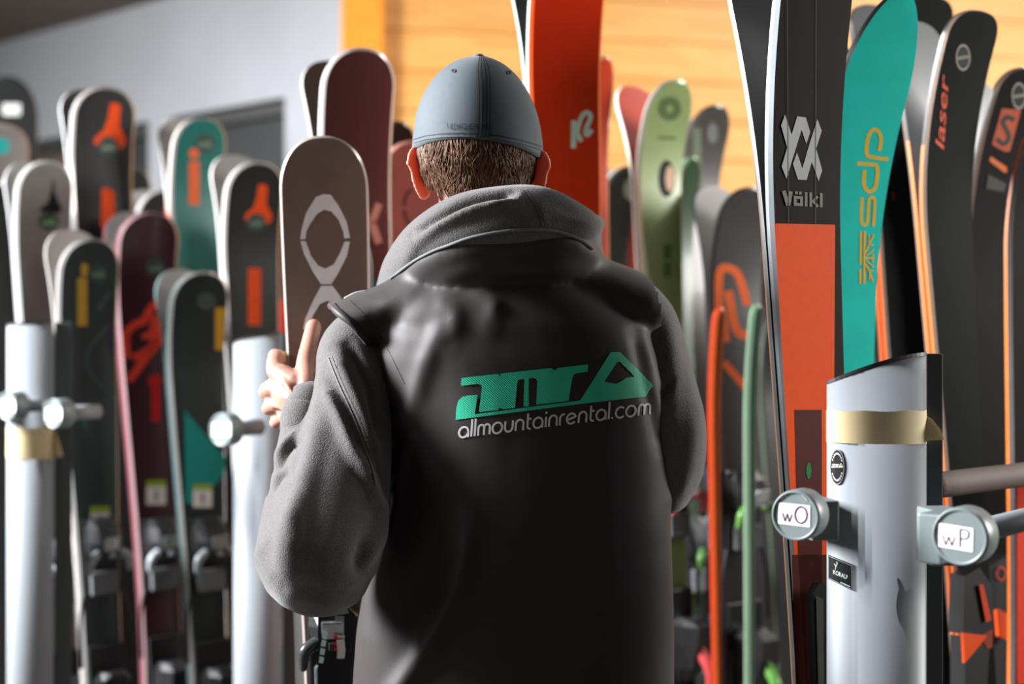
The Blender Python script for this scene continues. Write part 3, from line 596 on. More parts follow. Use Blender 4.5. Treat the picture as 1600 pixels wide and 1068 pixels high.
# orange levered bindings behind the right hand rail
ob = lambda p: cr(p, 4.686, 1460, 840)
MO = gloss((226, 78, 22), .35)
for key, hs, stripe, flap, fold in (
        ('l30', [(270, 180), (400, 110), (600, 160), (600, 520), (480, 560), (300, 500)], [(470, 205), (495, 205), (550, 450), (510, 460)], [(275, 500), (300, 495), (380, 540), (490, 555), (410, 660), (375, 722), (290, 685)], [(490, 552), (580, 520), (582, 640), (545, 652)]),
        ('l29', [(70, 260), (180, 200), (268, 330), (280, 640), (190, 690), (60, 680)], [(160, 325), (190, 318), (250, 575), (210, 590)], [(20, 665), (190, 685), (150, 740), (30, 880)], [(190, 685), (290, 645), (285, 780), (250, 790)])):
    t = S[key]
    t.deco('heel_housing', [fill([ob(hs)])], (20, 20, 20), lift=.01, thick=.03, m=gloss((22, 21, 21), .4), step=0)
    t.deco('housing_stripe', [fill([ob(stripe)])], (190, 60, 26), lift=.042, thick=.002, step=0)
    t.deco('orange_lever', [fill([ob(flap)])], OR, lift=.045, thick=.006, m=MO, step=0)
    t.deco('lever_fold', [fill([ob(fold)])], (150, 50, 20), lift=.03, thick=.006, m=gloss((130, 46, 20), .4), step=0)
    t.deco('heel_block', [fill([ob([(hs[0][0] + 20, 700), (hs[3][0] - 10, 720), (hs[3][0] - 30, 1100), (hs[0][0] + 20, 1100)])])], (20, 20, 20), lift=.005, thick=.03, m=gloss((20, 20, 20), .45), step=0)
S['l30'].deco('outline_letter', [fill(ringloops(1532, 891, 8, 11, .75))], (190, 56, 30), lift=.043)
# black snowboard far at the left
S['sb'] = Ski('snowboard', 'black snowboard with a small white mark, far back at the left', (20, 124), (20, 600), 4.6, wpx=88, yaw=22, h=.05, R=.13, p=2.1, top=(30, 31, 31), rim=(40, 40, 40), side=(50, 50, 50), waist=.82, group=None, cat='snowboard')
S['sb'].deco('white_mark', [fill([quad(4, 162, 32, 180)])], (190, 190, 186))

# ------------------------------------------------------------------ rack posts and rails
M_alu = mat('satin_aluminium', (136, 141, 146), 0.55, metal=0.05, var=0.015, scale=6, aniso=(30, 30, 1))
M_dark = mat('dark_steel', (72, 76, 78), 0.5)
M_capg = mat('grey_plastic_cap', (112, 122, 122), 0.4, var=0.05)
M_tape = mat('masking_tape', (214, 194, 150), 0.6, var=0.06, scale=20)
M_paper = mat('white_paper', (232, 230, 234), 0.6)
M_ink = ink((70, 40, 60))
def post(name, label, cx, w, d, yaw, zl, zr, strip, Y):
    root = thing(name, label, 'ski rack', (P(cx, 534, Y).x, Y, 0), 'aluminium ski rack posts', (0, 0, math.radians(yaw)))
    n = 22; prof = [(-w / 2 * math.cos(math.pi * k / n), -d * math.sin(math.pi * k / n)) for k in range(n + 1)]
    zt = lambda x: zl + (zr - zl) * (math.sin((x / w + .5) * math.pi / 2)) ** .8 if x > -w / 2 else zl
    bm = bmesh.new()
    lo = [bm.verts.new((x, y, 0)) for x, y in prof]; hi = [bm.verts.new((x, y, zt(x))) for x, y in prof]
    for k in range(n): bm.faces.new((lo[k], lo[k + 1], hi[k + 1], hi[k]))
    bm.faces.new((lo[n], lo[0], hi[0], hi[n])); bm.faces.new(lo); bm.faces.new(hi)
    p = from_bm('post', bm, M_alu, root)
    for f in p.data.polygons: f.use_smooth = len(f.vertices) == 4 and abs(f.normal.z) < .3 and f.normal.y < .9
    bm = bmesh.new(); a = [bm.verts.new((x * 1.01, y * 1.02, zt(x) + .0004)) for x, y in prof]; b = [bm.verts.new((x * 1.01, y * 1.02, zt(x) + .005)) for x, y in prof]
    for k in range(n): bm.faces.new((a[k], a[k + 1], b[k + 1], b[k]))
    bm.faces.new(a); bm.faces.new(b); bm.faces.new((a[n], a[0], b[0], b[n])); from_bm('top_cap', bm, gloss((64, 58, 60), .4), root)
    bm = bmesh.new(); box(bm, (w / 2 + strip / 2 + .003, .012, zr / 2), (strip, .03, zr + .006), .002); from_bm('side_plate', bm, M_dark, root)
    return root, prof, zt
def tape(root, prof, z0, z1, w, torn):
    bm = bmesh.new(); pr = [(x * 1.012, y * 1.03 - .0006) for x, y in prof]
    a = [bm.verts.new((x, y, z0 - .004 * k / 22)) for k, (x, y) in enumerate(pr)]; b = [bm.verts.new((x, y, z1 + .0008 * math.sin(k))) for k, (x, y) in enumerate(pr)]
    for k in range(len(pr) - 1): bm.faces.new((a[k], a[k + 1], b[k + 1], b[k]))
    t = from_bm('masking_tape', bm, M_tape, root, True)
    bm = bmesh.new(); vs = [bm.verts.new(c) for c in ((w / 2 - .002, -.006, z0), (w / 2 + .02, -.02, z0 + .002), (w / 2 + .014, -.022, z0 + .016), (w / 2 + .006, -.014, z1 - .012), (w / 2 - .002, -.006, z1 - .006))]
    bm.faces.new(vs); f = from_bm('torn_end', bm, M_tape, t)
def cap(root, c, ax, r, text, tl, tube_len, lab=None, tr=.5):
    """round end cap facing along -ax with a support tube running back along ax (world points)"""
    M = Vector(ax).normalized().to_track_quat('Z', 'Y').to_matrix()
    M4 = Matrix.Translation(c) @ M.to_4x4()
    def lathe(pr, n=32):
        bm = bmesh.new(); rings = []
        for rr, z in pr: rings.append([bm.verts.new(M4 @ Vector((rr * math.cos(2 * math.pi * k / n), rr * math.sin(2 * math.pi * k / n), z))) for k in range(n)])
        for a, b in zip(rings, rings[1:]):
            for k in range(n): bm.faces.new((a[k], a[(k + 1) % n], b[(k + 1) % n], b[k]))
        bm.faces.new(rings[0]); bm.faces.new(rings[-1]); return bm
    cp = from_bm('end_cap', lathe([(r * .86, 0.0), (r * .9, -.0025), (r * .96, -.002), (r, .003), (r, .03), (r * .95, .032)]), M_capg); keep_world(cp, root)
    for f in cp.data.polygons: f.use_smooth = len(f.vertices) == 4
    tb = from_bm('support_tube', lathe([(r * tr, .031), (r * tr, tube_len)]), M_alu); keep_world(tb, root)
    for f in tb.data.polygons: f.use_smooth = len(f.vertices) == 4
    return cp
def mount(root, c, s, yaw):
    bm = bmesh.new(); box(bm, c, s, .003, rot=Matrix.Rotation(yaw, 3, 'Z')); keep_world(from_bm('bracket', bm, M_capg), root)

AX = Vector((.55, .83, 0))
# right rack
R1, pr1, zt1 = post('ski_rack', 'tall aluminium ski rack post with tape and stickers at right', 1368.5, .1355, .036, 8, zz(601, 1.86), zz(556, 1.86), .022, 1.88)
bpy.context.view_layer.update()
tape(R1, pr1, zz(690, 1.86), zz(641, 1.86), .132, True)
post_o = [c for c in R1.children if c.name.startswith('post')][0]
pmap = surface_mapper(post_o, .0008)
def on_post(name, shapes, m, k, parent=None, lab=None):
    o = print_on(name, shapes, lambda x, y, z: pmap(x, y, k * .0003), m, parent or R1, 8, world=True)
    if lab: o['label'] = lab
    return o
LOGO = [[[(60, 560), (65, 470), (80, 415), (110, 385), (150, 375), (226, 372), (203, 518), (1000, 414), (1230, 50), (1302, 48), (1552, 300), (1520, 340), (1497, 383), (1000, 440)], [(1278, 125), (1300, 120), (1410, 235), (1350, 240), (1310, 270), (1270, 288), (1225, 280), (1182, 270)]],
        [[(103, 243), (375, 213), (395, 232), (398, 210), (780, 168), (808, 186), (830, 168), (1060, 140), (1056, 197), (985, 205), (955, 215), (940, 250), (913, 416), (668, 445), (676, 265), (665, 248), (640, 242), (612, 248), (612, 458), (572, 460), (578, 250), (540, 255), (527, 265), (520, 330), (507, 470), (420, 480), (390, 468), (380, 486), (235, 500), (258, 310), (250, 295), (230, 288), (98, 302)]]]
def logo(fn): return [fill([[fn(x, y) for x, y in l] for l in piece]) for piece in LOGO]
rs = on_post('round_sticker', [fill([disc(1309, 729, 10.8, 28)])], ink((38, 36, 38)), 1, None, 'black round sticker')
on_post('sticker_ring', [fill(ringloops(1309, 729, 10.8, 28, .93))], ink((150, 140, 150)), 2)
on_post('sticker_logo', logo(lambda x, y: (1300 + x / 86, 721.5 + y / 55 + (x - 800) / 500)), ink((206, 212, 190)), 3)
on_post('sticker_lettering', [ribbon([(1309 + 8 * math.cos(t) - .3, 729 + 21 * math.sin(t) - 1.6), (1309 + 8 * math.cos(t) + .3, 729 + 21 * math.sin(t) + 1.6)], 1.6) for t in [a * .26 + .5 for a in range(9)] + [a * .26 + 3.7 for a in range(9)]], ink((200, 198, 200)), 3)
on_post('rectangular_sticker', [fill([[(1295.5, 866), (1332, 881), (1332, 922), (1295.5, 904)]])], ink((30, 34, 34)), 1, None, 'black rectangular sticker')
on_post('sticker_border', [ribbon([(1297, 868.5), (1331, 883)], .8), ribbon([(1331, 882), (1331, 920)], .8), ribbon([(1297, 903), (1331, 920)], .8)], ink((150, 156, 156)), 2)
on_post('sticker_lettering', [(lambda t: ([(x, y + (x - 1313) * .41) for x, y in t[0]], t[1]))(text2d('KORALP', 1313.8, 897, 9.5, 0, .62, .012)), rstroke([(1306, 889), (1307, 884), (1309, 880), (1308, 877)], 1), rstroke([(1307, 884), (1304.5, 880)], 1), ribbon([(1314, 909), (1329, 916)], 1.2)], ink((210, 218, 214)), 2)
WC = P(1243, 805, 1.74); c0 = cap(R1, WC, AX, .0315, 'wO', None, .06)
WPc = P(1500, 838, 1.66); c1_ = cap(R1, WPc, (.64, .77, 0), .0345, 'wP', None, .9, tr=.42)
mount(R1, P(1269, 806, 1.825), (.036, .1, .05), math.radians(8)); mount(R1, P(1468, 836, 1.79), (.04, .05, .07), math.radians(8))
mount(R1, P(1473, 836, 1.74), (.03, .08, .06), math.radians(-40))
def on_cap(cp, quadpx, word, parts):
    mp_ = surface_mapper(cp, .0008)
    l = print_on('paper_label', [fill([quadpx])], lambda x, y, z: mp_(x, y, 0), M_paper, R1, 0, world=True); under(l, cp)
    l['label'] = 'white paper label lettered ' + word
    for sh in parts:
        q = print_on('lettering', sh, lambda x, y, z: mp_(x, y, .0005), M_ink, R1, 0, world=True); under(q, cp)
g4 = lambda p: cr(p, 7.625, 1190, 740)
on_cap(c0, g4([(200, 333), (580, 378), (578, 635), (200, 590)]), 'wO', [[ribbon(g4([(250, 460), (280, 560)]), 1.6), ribbon(g4([(280, 565), (308, 470)]), 1.6), ribbon(g4([(308, 470), (332, 572)]), 1.6), ribbon(g4([(332, 572), (365, 478)]), 1.6), fill([g4(disc(472, 487, 80, 108)), g4(disc(472, 487, 62, 88))])]])
g5 = lambda p: cr(p, 2.965, 1430, 540)
on_cap(c1_, g5([(108, 818), (270, 845), (268, 955), (106, 930)]), 'wP', [[ribbon(g5([(128, 875), (143, 922)]), 2), ribbon(g5([(143, 922), (157, 882)]), 2), ribbon(g5([(157, 882), (171, 926)]), 2), ribbon(g5([(171, 926), (186, 884)]), 2), ribbon(g5([(209, 932), (210, 848)]), 2.6), rstroke(g5([(209, 850), (238, 852), (250, 870), (240, 892), (210, 894)]), 2.4)]])
for q, cp in ((P(1243, 805, 1.74), c0),):
    mp_ = surface_mapper(cp, .0006)
    for pts in ([(222, 300), (300, 255)], [(470, 215), (545, 320)]):
        l = print_on('chipped_edge', [ribbon(g4(pts), 3)], lambda x, y, z: mp_(x, y, 0), mat('worn_plastic', (176, 176, 172), .5), R1, 0, world=True); under(l, cp)
# padded brown rail behind
rl = thing('padded_rail', 'brown padded rail behind the right hand post', 'rail', P(1470, 758, 2.0))
bm = bmesh.new(); a = P(1462, 758, 2.05); d = Vector((.74, .67, 0)).normalized()
tube(bm, [(*(a + d * t), .019) for t in (0, .3, .6, .9, 1.2)], 20); keep_world(from_bm('foam_sleeve', bm, mat('brown_foam', (96, 82, 74), .75, bump=.2), None, True), rl)
bm = bmesh.new(); tube(bm, [(*(a + d * t), .012) for t in (-.02, .6, 1.45)], 12); keep_world(from_bm('core_tube', bm, M_alu, None, True), rl)
# left racks
R2, pr2, zt2 = post('ski_rack', 'aluminium rack post beside the left hand', 402, .1, .036, 14, zz(538, 3.0), zz(522, 3.0), .03, 3.02)
R3, pr3, zt3 = post('ski_rack', 'aluminium rack post at the far left with pale tape band', 47, .092, .034, 18, zz(510, 2.95), zz(505, 2.95), .035, 2.98)
bpy.context.view_layer.update()
tape(R3, pr3, zz(716, 2.95), zz(668, 2.95), .092, True)
MATS['masking_tape'] = M_tape
for root, px, py, Y, r in ((R2, 346, 671, 2.86, .034), (R3, 84, 646, 2.82, .03), (R3, 12, 634, 2.86, .03)):
    cp = cap(root, P(px, py, Y), AX, r, '', None, .11)
    mount(root, P(px + (14 if px > 50 and px < 80 or px > 300 else 0), py, Y + .07), (.04, .05, .05), .3)
    mp_ = surface_mapper(cp, .0008)
    wq = r / Y * F * .55
    l = print_on('paper_label', [fill([quad(px - wq, py - wq * .75, px + wq, py + wq * .75)])], lambda x, y, z: mp_(x, y, 0), M_paper, root, 0, world=True); under(l, cp)

# ------------------------------------------------------------------ the man
man = thing('person', 'person seen from behind in blue grey cap and black vest, holding a ski', 'person', (0.0, 2.08, 0))
def put(o): return keep_world(o, man)
M_skin = mat('skin', (172, 128, 112), .5, var=.08, scale=60, sss=.4, bump=.12, bscale=500)
M_cap = mat('blue_grey_twill', (70, 80, 86), .75, var=.06, scale=120, bump=.25, bscale=1400, sheen=.15)
M_vest = mat('black_softshell', (46, 39, 38), .56, var=.05, scale=30, bump=.1, bscale=900, spec=.34, sheen=.12)
M_hood = mat('grey_fleece', (92, 88, 87), .9, var=.22, scale=420, bump=.6, bscale=520, sheen=.3, spec=.2)
M_hair = mat('brown_hair', (100, 68, 46), .55, var=.3, scale=90, spec=.25)
M_jean = mat('dark_trousers', (38, 40, 46), .8); M_shoe = mat('black_shoes', (30, 30, 31), .5)
mpp = lambda Y: Y / F

# body: one continuous surface
def PR(px, py, Y, r): q = P(px, py, Y); return (q.x, q.y, q.z, r)
bm = bmesh.new()
HX, HY = P(745, 200, 2.06).x, 2.06
hc = Vector((HX, HY + .005, P(0, 205, 2.06).z))
ellipsoid(bm, hc + Vector((0, 0, .005)), (.078, .098, .092)); ellipsoid(bm, hc + Vector((0, .03, -.06)), (.064, .07, .075))
ellipsoid(bm, hc + Vector((0, .055, -.105)), (.045, .045, .03)); ellipsoid(bm, hc + Vector((0, -.02, -.035)), (.074, .08, .07))
tube(bm, [(*(hc + Vector((0, .085, .0))), .012), (*(hc + Vector((0, .112, -.045))), .013)], 10)          # nose
tube(bm, [(*(hc + Vector((-.022, .098, -.078))), .006), (*(hc + Vector((0, .104, -.079))), .008), (*(hc + Vector((.022, .098, -.078))), .006)], 8)   # mouth
for sg in (-1, 1):
    ellipsoid(bm, hc + Vector((sg * .032, .09, .012)), (.014, .01, .008), n=12)
nb = Vector((P(765, 0, 2.08).x, 2.09, 1.50))
tube(bm, [(hc.x, hc.y - .01, hc.z - .04, .062), (hc.x + .004, 2.065, hc.z - .10, .059), (nb.x, 2.08, 1.50, .064), (nb.x, 2.09, 1.44, .07)], 20)
# trunk, legs
tube(bm, [(nb.x, 2.09, 1.42, .09), (.0, 2.09, 1.3, .105), (.0, 2.09, 1.1, .1), (.0, 2.09, .95, .105)], 20)
for sg in (-1, 1):
    tube(bm, [(sg * .09, 2.09, .95, .085), (sg * .11, 2.08, .5, .052), (sg * .115, 2.1, .1, .036), (sg * .115, 2.1, .05, .036)], 16)
    tube(bm, [(sg * .115, 2.08, .045, .036), (sg * .125, 2.24, .03, .026)], 12)
    tube(bm, [(nb.x, 2.09, 1.46, .06), (nb.x + sg * .15, 2.08, 1.42, .042)], 14)
# left arm
Wr = PR(497, 662, 2.035, .027)
tube(bm, [PR(595, 515, 2.08, .042), PR(535, 690, 1.99, .045), PR(490, 862, 1.92, .036)], 14)
tube(bm, [PR(490, 862, 1.92, .036), PR(486, 760, 1.98, .038), Wr], 14)
# left hand: palm and five fingers
_PR = PR
def PR(px, py, Y, r): return _PR(px, py, 2.035 + (Y - 2.035) * 1.35 if Y > 2.035 else Y, r)
tube(bm, [Wr, PR(478, 640, 2.045, .026), PR(462, 622, 2.055, .028), PR(452, 612, 2.06, .026)], 14)
tube(bm, [PR(462, 600, 2.05, .019), PR(440, 585, 2.062, .0165)], 12)
tube(bm, [PR(484, 655, 2.045, .017), PR(448, 648, 2.068, .0145)], 12)
tube(bm, [PR(478, 640, 2.05, .02), PR(444, 620, 2.062, .018)], 12)
tube(bm, [PR(440, 586, 2.062, .0155), PR(430, 577, 2.07, .0135), PR(430, 559, 2.11, .0115), PR(432, 555, 2.175, .0102), PR(455, 561, 2.214, .0092)], 12)      # index
tube(bm, [PR(440, 606, 2.064, .0145), PR(424, 606, 2.072, .0135), PR(415, 612, 2.108, .0112), PR(422, 611, 2.172, .0098), PR(448, 612, 2.214, .009)], 12)           # middle
tube(bm, [PR(444, 630, 2.068, .013), PR(427, 632, 2.078, .0122), PR(419, 638, 2.11, .0102), PR(425, 638, 2.172, .0093), PR(450, 640, 2.213, .0086)], 12)        # ring
tube(bm, [PR(450, 648, 2.072, .0115), PR(438, 653, 2.085, .0105), PR(430, 660, 2.11, .009), PR(434, 660, 2.165, .0083), PR(454, 662, 2.211, .0078)], 12)         # little
tube(bm, [PR(486, 636, 2.045, .018), PR(480, 600, 2.045, .0165), PR(477, 570, 2.07, .0138), PR(483, 540, 2.115, .0128), PR(490, 510, 2.146, .012)], 14)      # thumb
tube(bm, [PR(477, 590, 2.05, .013), PR(462, 592, 2.06, .011), PR(448, 590, 2.07, .010)], 10)                                                                 # web of the thumb
# knuckles and tendons
for a, b in (((430, 578), (468, 628)), ((424, 607), (470, 634)), ((428, 632), (474, 644))):
    tube(bm, [PR(*a, 2.063, .006), PR((a[0] + b[0]) / 2, (a[1] + b[1]) / 2, 2.036, .0042), PR(*b, 2.026, .004)], 6)
PR = _PR
# right arm and hand, mostly hidden in front of the body
tube(bm, [PR(995, 510, 2.08, .04), PR(1030, 620, 2.06, .04), PR(1040, 705, 2.06, .036)], 14); tube(bm, [PR(1045, 705, 2.06, .038), PR(1010, 690, 2.2, .034), PR(960, 660, 2.32, .027)], 12)
wr = P(960, 660, 2.32); hx = Vector((-.55, .75, .25)).normalized(); sx = Vector((.7, .5, .1)).normalized()
tube(bm, [(*wr, .026), (*(wr + hx * .05), .03), (*(wr + hx * .085), .028)], 12)
for k in range(4):
    b0 = wr + hx * .08 + Vector((0, 0, 1)) * (.03 - .02 * k); l = (.07, .078, .072, .058)[k]
    tube(bm, [(*b0, .0105), (*(b0 + hx * l * .5), .0098), (*(b0 + hx * l * .85 + sx * l * .2), .009), (*(b0 + hx * l + sx * l * .5), .008)], 10)
tube(bm, [(*(wr + hx * .02 + Vector((0, 0, .02))), .014), (*(wr + hx * .05 + Vector((0, 0, .05)) + sx * .02), .012), (*(wr + hx * .09 + Vector((0, 0, .06)) + sx * .035), .01)], 10)
# ears: thin shells standing off the head
def ear(bm, sg, px, py0, py1, Y, tilt):
    top, bot = P(px, py0, Y), P(px, py1, Y); hgt = top.z - bot.z; c = (top + bot) / 2
    pts = []
    for k in range(25):
        t = 2 * math.pi * k / 24
        u = math.cos(t) * .5; v = math.sin(t) * .5
        wdt = (.026 if v > 0 else .02) * (1 + .15 * v)
        pts.append((u * 2 * wdt, v * hgt))
    out = Vector((sg * .62, -.6, 0)).normalized(); nrm = Vector((sg * .6, .8, 0)).normalized()
    lo, hi = [], []
    for a, b in pts[:-1]:
        dish = .004 * (1 - (2 * b / hgt) ** 2)
        p = c + out * (a + .002) + Vector((sg * tilt * b, 0, b)); lo.append(bm.verts.new(p - nrm * .0027)); hi.append(bm.verts.new(p + nrm * .0027))
    c1 = bm.verts.new(c - nrm * .004); c2 = bm.verts.new(c + nrm * .001)
    n = len(lo)
    for k in range(n):
        bm.faces.new((lo[k], hi[k], hi[(k + 1) % n], lo[(k + 1) % n])); bm.faces.new((lo[k], lo[(k + 1) % n], c1)); bm.faces.new((hi[(k + 1) % n], hi[k], c2))
ear(bm, -1, 660, 226, 313, 2.045, .10); ear(bm, 1, 838, 234, 312, 2.05, .06)
me = remesh(bm, .0026, 3)
body = put(link('body', me, M_skin, None, True))

# hair: many short tapered locks below the cap
def headpt(az, z):    # az: 0 = back of head, positive to the viewer's right
    t = z - hc.z
    wd = np.interp(t, [-.13, -.10, -.075, -.05, -.02, .03], [.056, .066, .076, .083, .087, .088])
    dp = np.interp(t, [-.13, -.10, -.075, -.05, -.02, .03], [.074, .082, .090, .098, .104, .106])
    return Vector((hc.x + wd * math.sin(az), hc.y - dp * math.cos(az), z))
bm = bmesh.new(); rnd = random.Random(3)
zc_top = P(0, 221, 2.0).z
def hairline(az): return P(0, 306, 2.0).z + .052 * max(0, abs(az) - .55) ** 1.15 + (.006 if az < -.3 else 0)
rings = []
for i in range(9):
    f = i / 8; row = []
    for k in range(37):
        az = -1.75 + 3.5 * k / 36; z = zc_top * (1 - f) + hairline(az) * f
        p = headpt(az, z); row.append(p)
    rings.append(row)
V = [[bm.verts.new(p) for p in r] for r in rings]
for a, b in zip(V, V[1:]):
    for k in range(36): bm.faces.new((a[k], a[k + 1], b[k + 1], b[k]))
def lock(p0, dirs, r):
    p = p0.copy(); pr = None; n = len(dirs)
    for i in range(n + 1):
        rr = r * (1 - (i / n) ** 1.6) + .00012
        d = dirs[min(i, n - 1)].normalized(); a = d.cross(Vector((.3, .9, .2))).normalized(); b = d.cross(a)
        ring = [bm.verts.new(p + (a * math.cos(t) + b * math.sin(t)) * rr) for t in (0, 2.1, 4.2)]
        if pr:
            for k in range(3): bm.faces.new((pr[k], pr[(k + 1) % 3], ring[(k + 1) % 3], ring[k]))
        pr = ring
        if i < n: p = p + dirs[i]
for _ in range(3800):
    az = rnd.uniform(-1.72, 1.72); z = rnd.uniform(hairline(az) + .004, zc_top)
    p = headpt(az, z); q = headpt(az, z - .004); nrm = Vector((math.sin(az), -math.cos(az), -.25)).normalized()
    sw = math.sin(az * 9 + z * 70) * .5 + rnd.gauss(0, .35); tn = Vector((math.cos(az), math.sin(az), 0))
    ln = rnd.uniform(.016, .03); dn = (q - p).normalized(); ds = []
    for i in range(4): ds.append((dn + tn * sw * (.4 + .25 * i) + nrm * (.42 - .22 * i + rnd.gauss(0, .06))).normalized() * ln / 4)
    lock(p + nrm * .0005, ds, rnd.uniform(.0006, .0013))
hair = put(from_bm('hair', bm, M_hair, None, True))

# cap
RX, RY = .0955, .112
cz0 = P(0, 228, 2.0).z; czt = P(0, 85, 2.05).z
bm = bmesh.new(); rings = []; NR = 26
def caprad(f): return max(0.02, 1 - f ** 2.25) ** .5 * (1.0 - .02 * f)
for i in range(NR + 1):
    f = i / NR
    row = []
    for k in range(72):
        t = 2 * math.pi * k / 72; sx_, cy_ = math.cos(t), math.sin(t)
        rimz = cz0 + (.005 * (1 - sx_ * sx_) if cy_ < 0 else 0) - .0075 * sx_ * 1.0 - .006 * abs(sx_) ** 2 + .012 * max(0, cy_)
        z = rimz + (czt - rimz) * f
        rr = caprad(f) if f < .995 else 0.02
        wob = 1 + .006 * math.sin(5 * t + 6 * f) * (1 - f)
        row.append((hc.x + .001 + RX * rr * sx_ * wob, hc.y + .004 + RY * rr * cy_ * wob, z))
    rings.append(row)
loft(bm, rings, True)
capo = put(from_bm('cap', bm, M_cap, None, True))
bpy.context.view_layer.update()
cmap = surface_mapper(capo, 0)
def capribbon(name, pts, wd, h, m, lab=None):
    o = print_on(name, [ribbon(pts, wd)], lambda x, y, z: cmap(x, y, h), m, man, 5, world=True); under(o, capo)
    if lab: o['label'] = lab
M_thread = mat('dark_thread', (44, 44, 50), .8); M_seam = mat('seam_tape', (78, 86, 92), .8, bump=.2)
sp = [(753, 90), (755, 110), (757, 140), (757, 170), (756, 200), (755, 214)]
capribbon('seam_band', sp, 17, .0012, M_cap)
for dx in (-8, -2.5, 3, 8.5):
    o = None
    pts = [tuple(p) for p in catmull([(x + dx * (1 if y > 100 else .4), y, 0, 0) for x, y in sp], 6)[:, :2]]
    capribbon('stitching', pts, 1.5, .0018, M_thread)
rimp = [(646, 225), (665, 219), (690, 216), (720, 215), (750, 216), (780, 219), (810, 225), (835, 232), (846, 236)]
capribbon('sweatband_hem', [(x, y - 7) for x, y in rimp], 1.3, .0008, M_thread); capribbon('sweatband_hem', [(x, y - 3) for x, y in rimp], 3.5, .0012, M_cap)
for x, y in ((709, 111), (795, 114)):
    o = print_on('eyelet', [fill(ringloops(x, y, 3.6, 3, .45))], lambda a, b, z: cmap(a, b, .001), M_thread, man, 0, world=True); under(o, capo)
o = print_on('lettering', [text2d('UNDER A', 731, 198, 12, .02, 1.25, .006)], lambda a, b, z: cmap(a, b, .0022), M_thread, man, 6, world=True); under(o, capo)
bm = bmesh.new(); ellipsoid(bm, Vector((hc.x + .003, hc.y + .004, czt + .001)), (.008, .008, .004), n=12); o = from_bm('button', bm, M_cap, None, True); under(o, capo)
bm = bmesh.new(); a_ = []; b_ = []
for k in range(21):
    t = math.radians(25 + 130 * k / 20); x, y = hc.x + RX * math.cos(t), hc.y + RY * math.sin(t); e = .075 * math.sin(math.radians(180 * k / 20)) ** .6
    a_.append((x, y - .004, cz0 + .006)); b_.append((x, y + e, cz0 + .002 - .1 * e - .08 * abs(math.cos(t)) * e))
va = [bm.verts.new(p) for p in a_]; vb = [bm.verts.new(p) for p in b_]; vc = [bm.verts.new((p[0], p[1], p[2] - .003)) for p in b_]; vd = [bm.verts.new((p[0], p[1], p[2] - .003)) for p in a_]
for k in range(20):
    for u, v_ in ((va, vb), (vb, vc), (vc, vd)): bm.faces.new((u[k], u[k + 1], v_[k + 1], v_[k]))
o = from_bm('visor', bm, M_cap, None, True); under(o, capo)

# hoodie: sleeves, then the hood lying round the neck
bm = bmesh.new()
tube(bm, [PR(590, 535, 2.085, .055), PR(556, 545, 2.06, .052), PR(549, 610, 2.03, .058), PR(540, 690, 1.995, .066), PR(524, 770, 1.955, .075), PR(506, 850, 1.925, .0815), PR(500, 874, 1.925, .078)], 24)
tube(bm, [PR(490, 858, 1.935, .083), PR(478, 800, 1.965, .062), PR(474, 740, 1.995, .044), PR(474, 690, 2.02, .036), PR(479, 655, 2.035, .033)], 22)
tube(bm, [PR(985, 490, 2.09, .056), PR(1006, 520, 2.085, .054), PR(1022, 590, 2.07, .058), PR(1034, 660, 2.065, .063), PR(1036, 715, 2.07, .062), PR(1030, 745, 2.09, .058)], 22)
tube(bm, [PR(1034, 715, 2.07, .06), PR(1015, 725, 2.16, .052), PR(975, 690, 2.28, .042), PR(962, 672, 2.32, .036)], 18)
tube(bm, [(nb.x, 2.1, 1.43, .09), (0, 2.1, 1.25, .115), (0, 2.1, .9, .115)], 20)
me = remesh(bm, .005, 6)
folds(me, [([(505, 600), (525, 640), (548, 700), (575, 750), (588, 790)], 9, 0.0105), ([(520, 545), (545, 600), (568, 660), (584, 740)], 13, 0.0120), ([(545, 540), (575, 600), (590, 680)], 8, -0.0090),
           ([(455, 742), (467, 695), (480, 640), (490, 570)], 6, -0.0060), ([(432, 735), (450, 700), (466, 690)], 5, -0.0090), ([(430, 720), (448, 690), (470, 672)], 6, 0.0060), ([(420, 770), (440, 740), (455, 735)], 5, -0.0105),
           ([(575, 830), (560, 880), (575, 900)], 10, -0.0090), ([(470, 760), (450, 850), (445, 920)], 22, 0.0090), ([(500, 640), (480, 740), (450, 840)], 16, 0.0075), ([(590, 770), (597, 830), (570, 880)], 9, 0.0090),
           ([(1040, 480), (1050, 560), (1048, 640)], 14, 0.0060), ([(1048, 590), (1040, 610), (1030, 620)], 5, -0.0090), ([(1085, 640), (1078, 720), (1060, 780)], 12, 0.0045)])
sl = put(link('hoodie', me, M_hood, None, True))
# sleeve seam
bpy.context.view_layer.update()
smap = surface_mapper(sl, .0006)
for name, pts, wd in (('sleeve_seam', [(513, 558), (532, 606), (556, 660), (580, 728), (588, 758)], 2.2), ('stitching', [(518, 556), (537, 604), (561, 658), (584, 724)], .9)):
    o = print_on(name, [rstroke(pts, wd, 5)], lambda a, b, z: smap(a, b, .0008), mat('fleece_seam', (104, 100, 98), .9), man, 6, world=True); under(o, sl)
bm = bmesh.new(); tube(bm, [PR(476, 672, 2.027, .0355), PR(479, 655, 2.035, .0375), PR(482, 640, 2.042, .0365), PR(484, 630, 2.045, .0345)], 28)
cf = put(from_bm('cuff', bm, M_hood, None, True)); under(cf, sl)

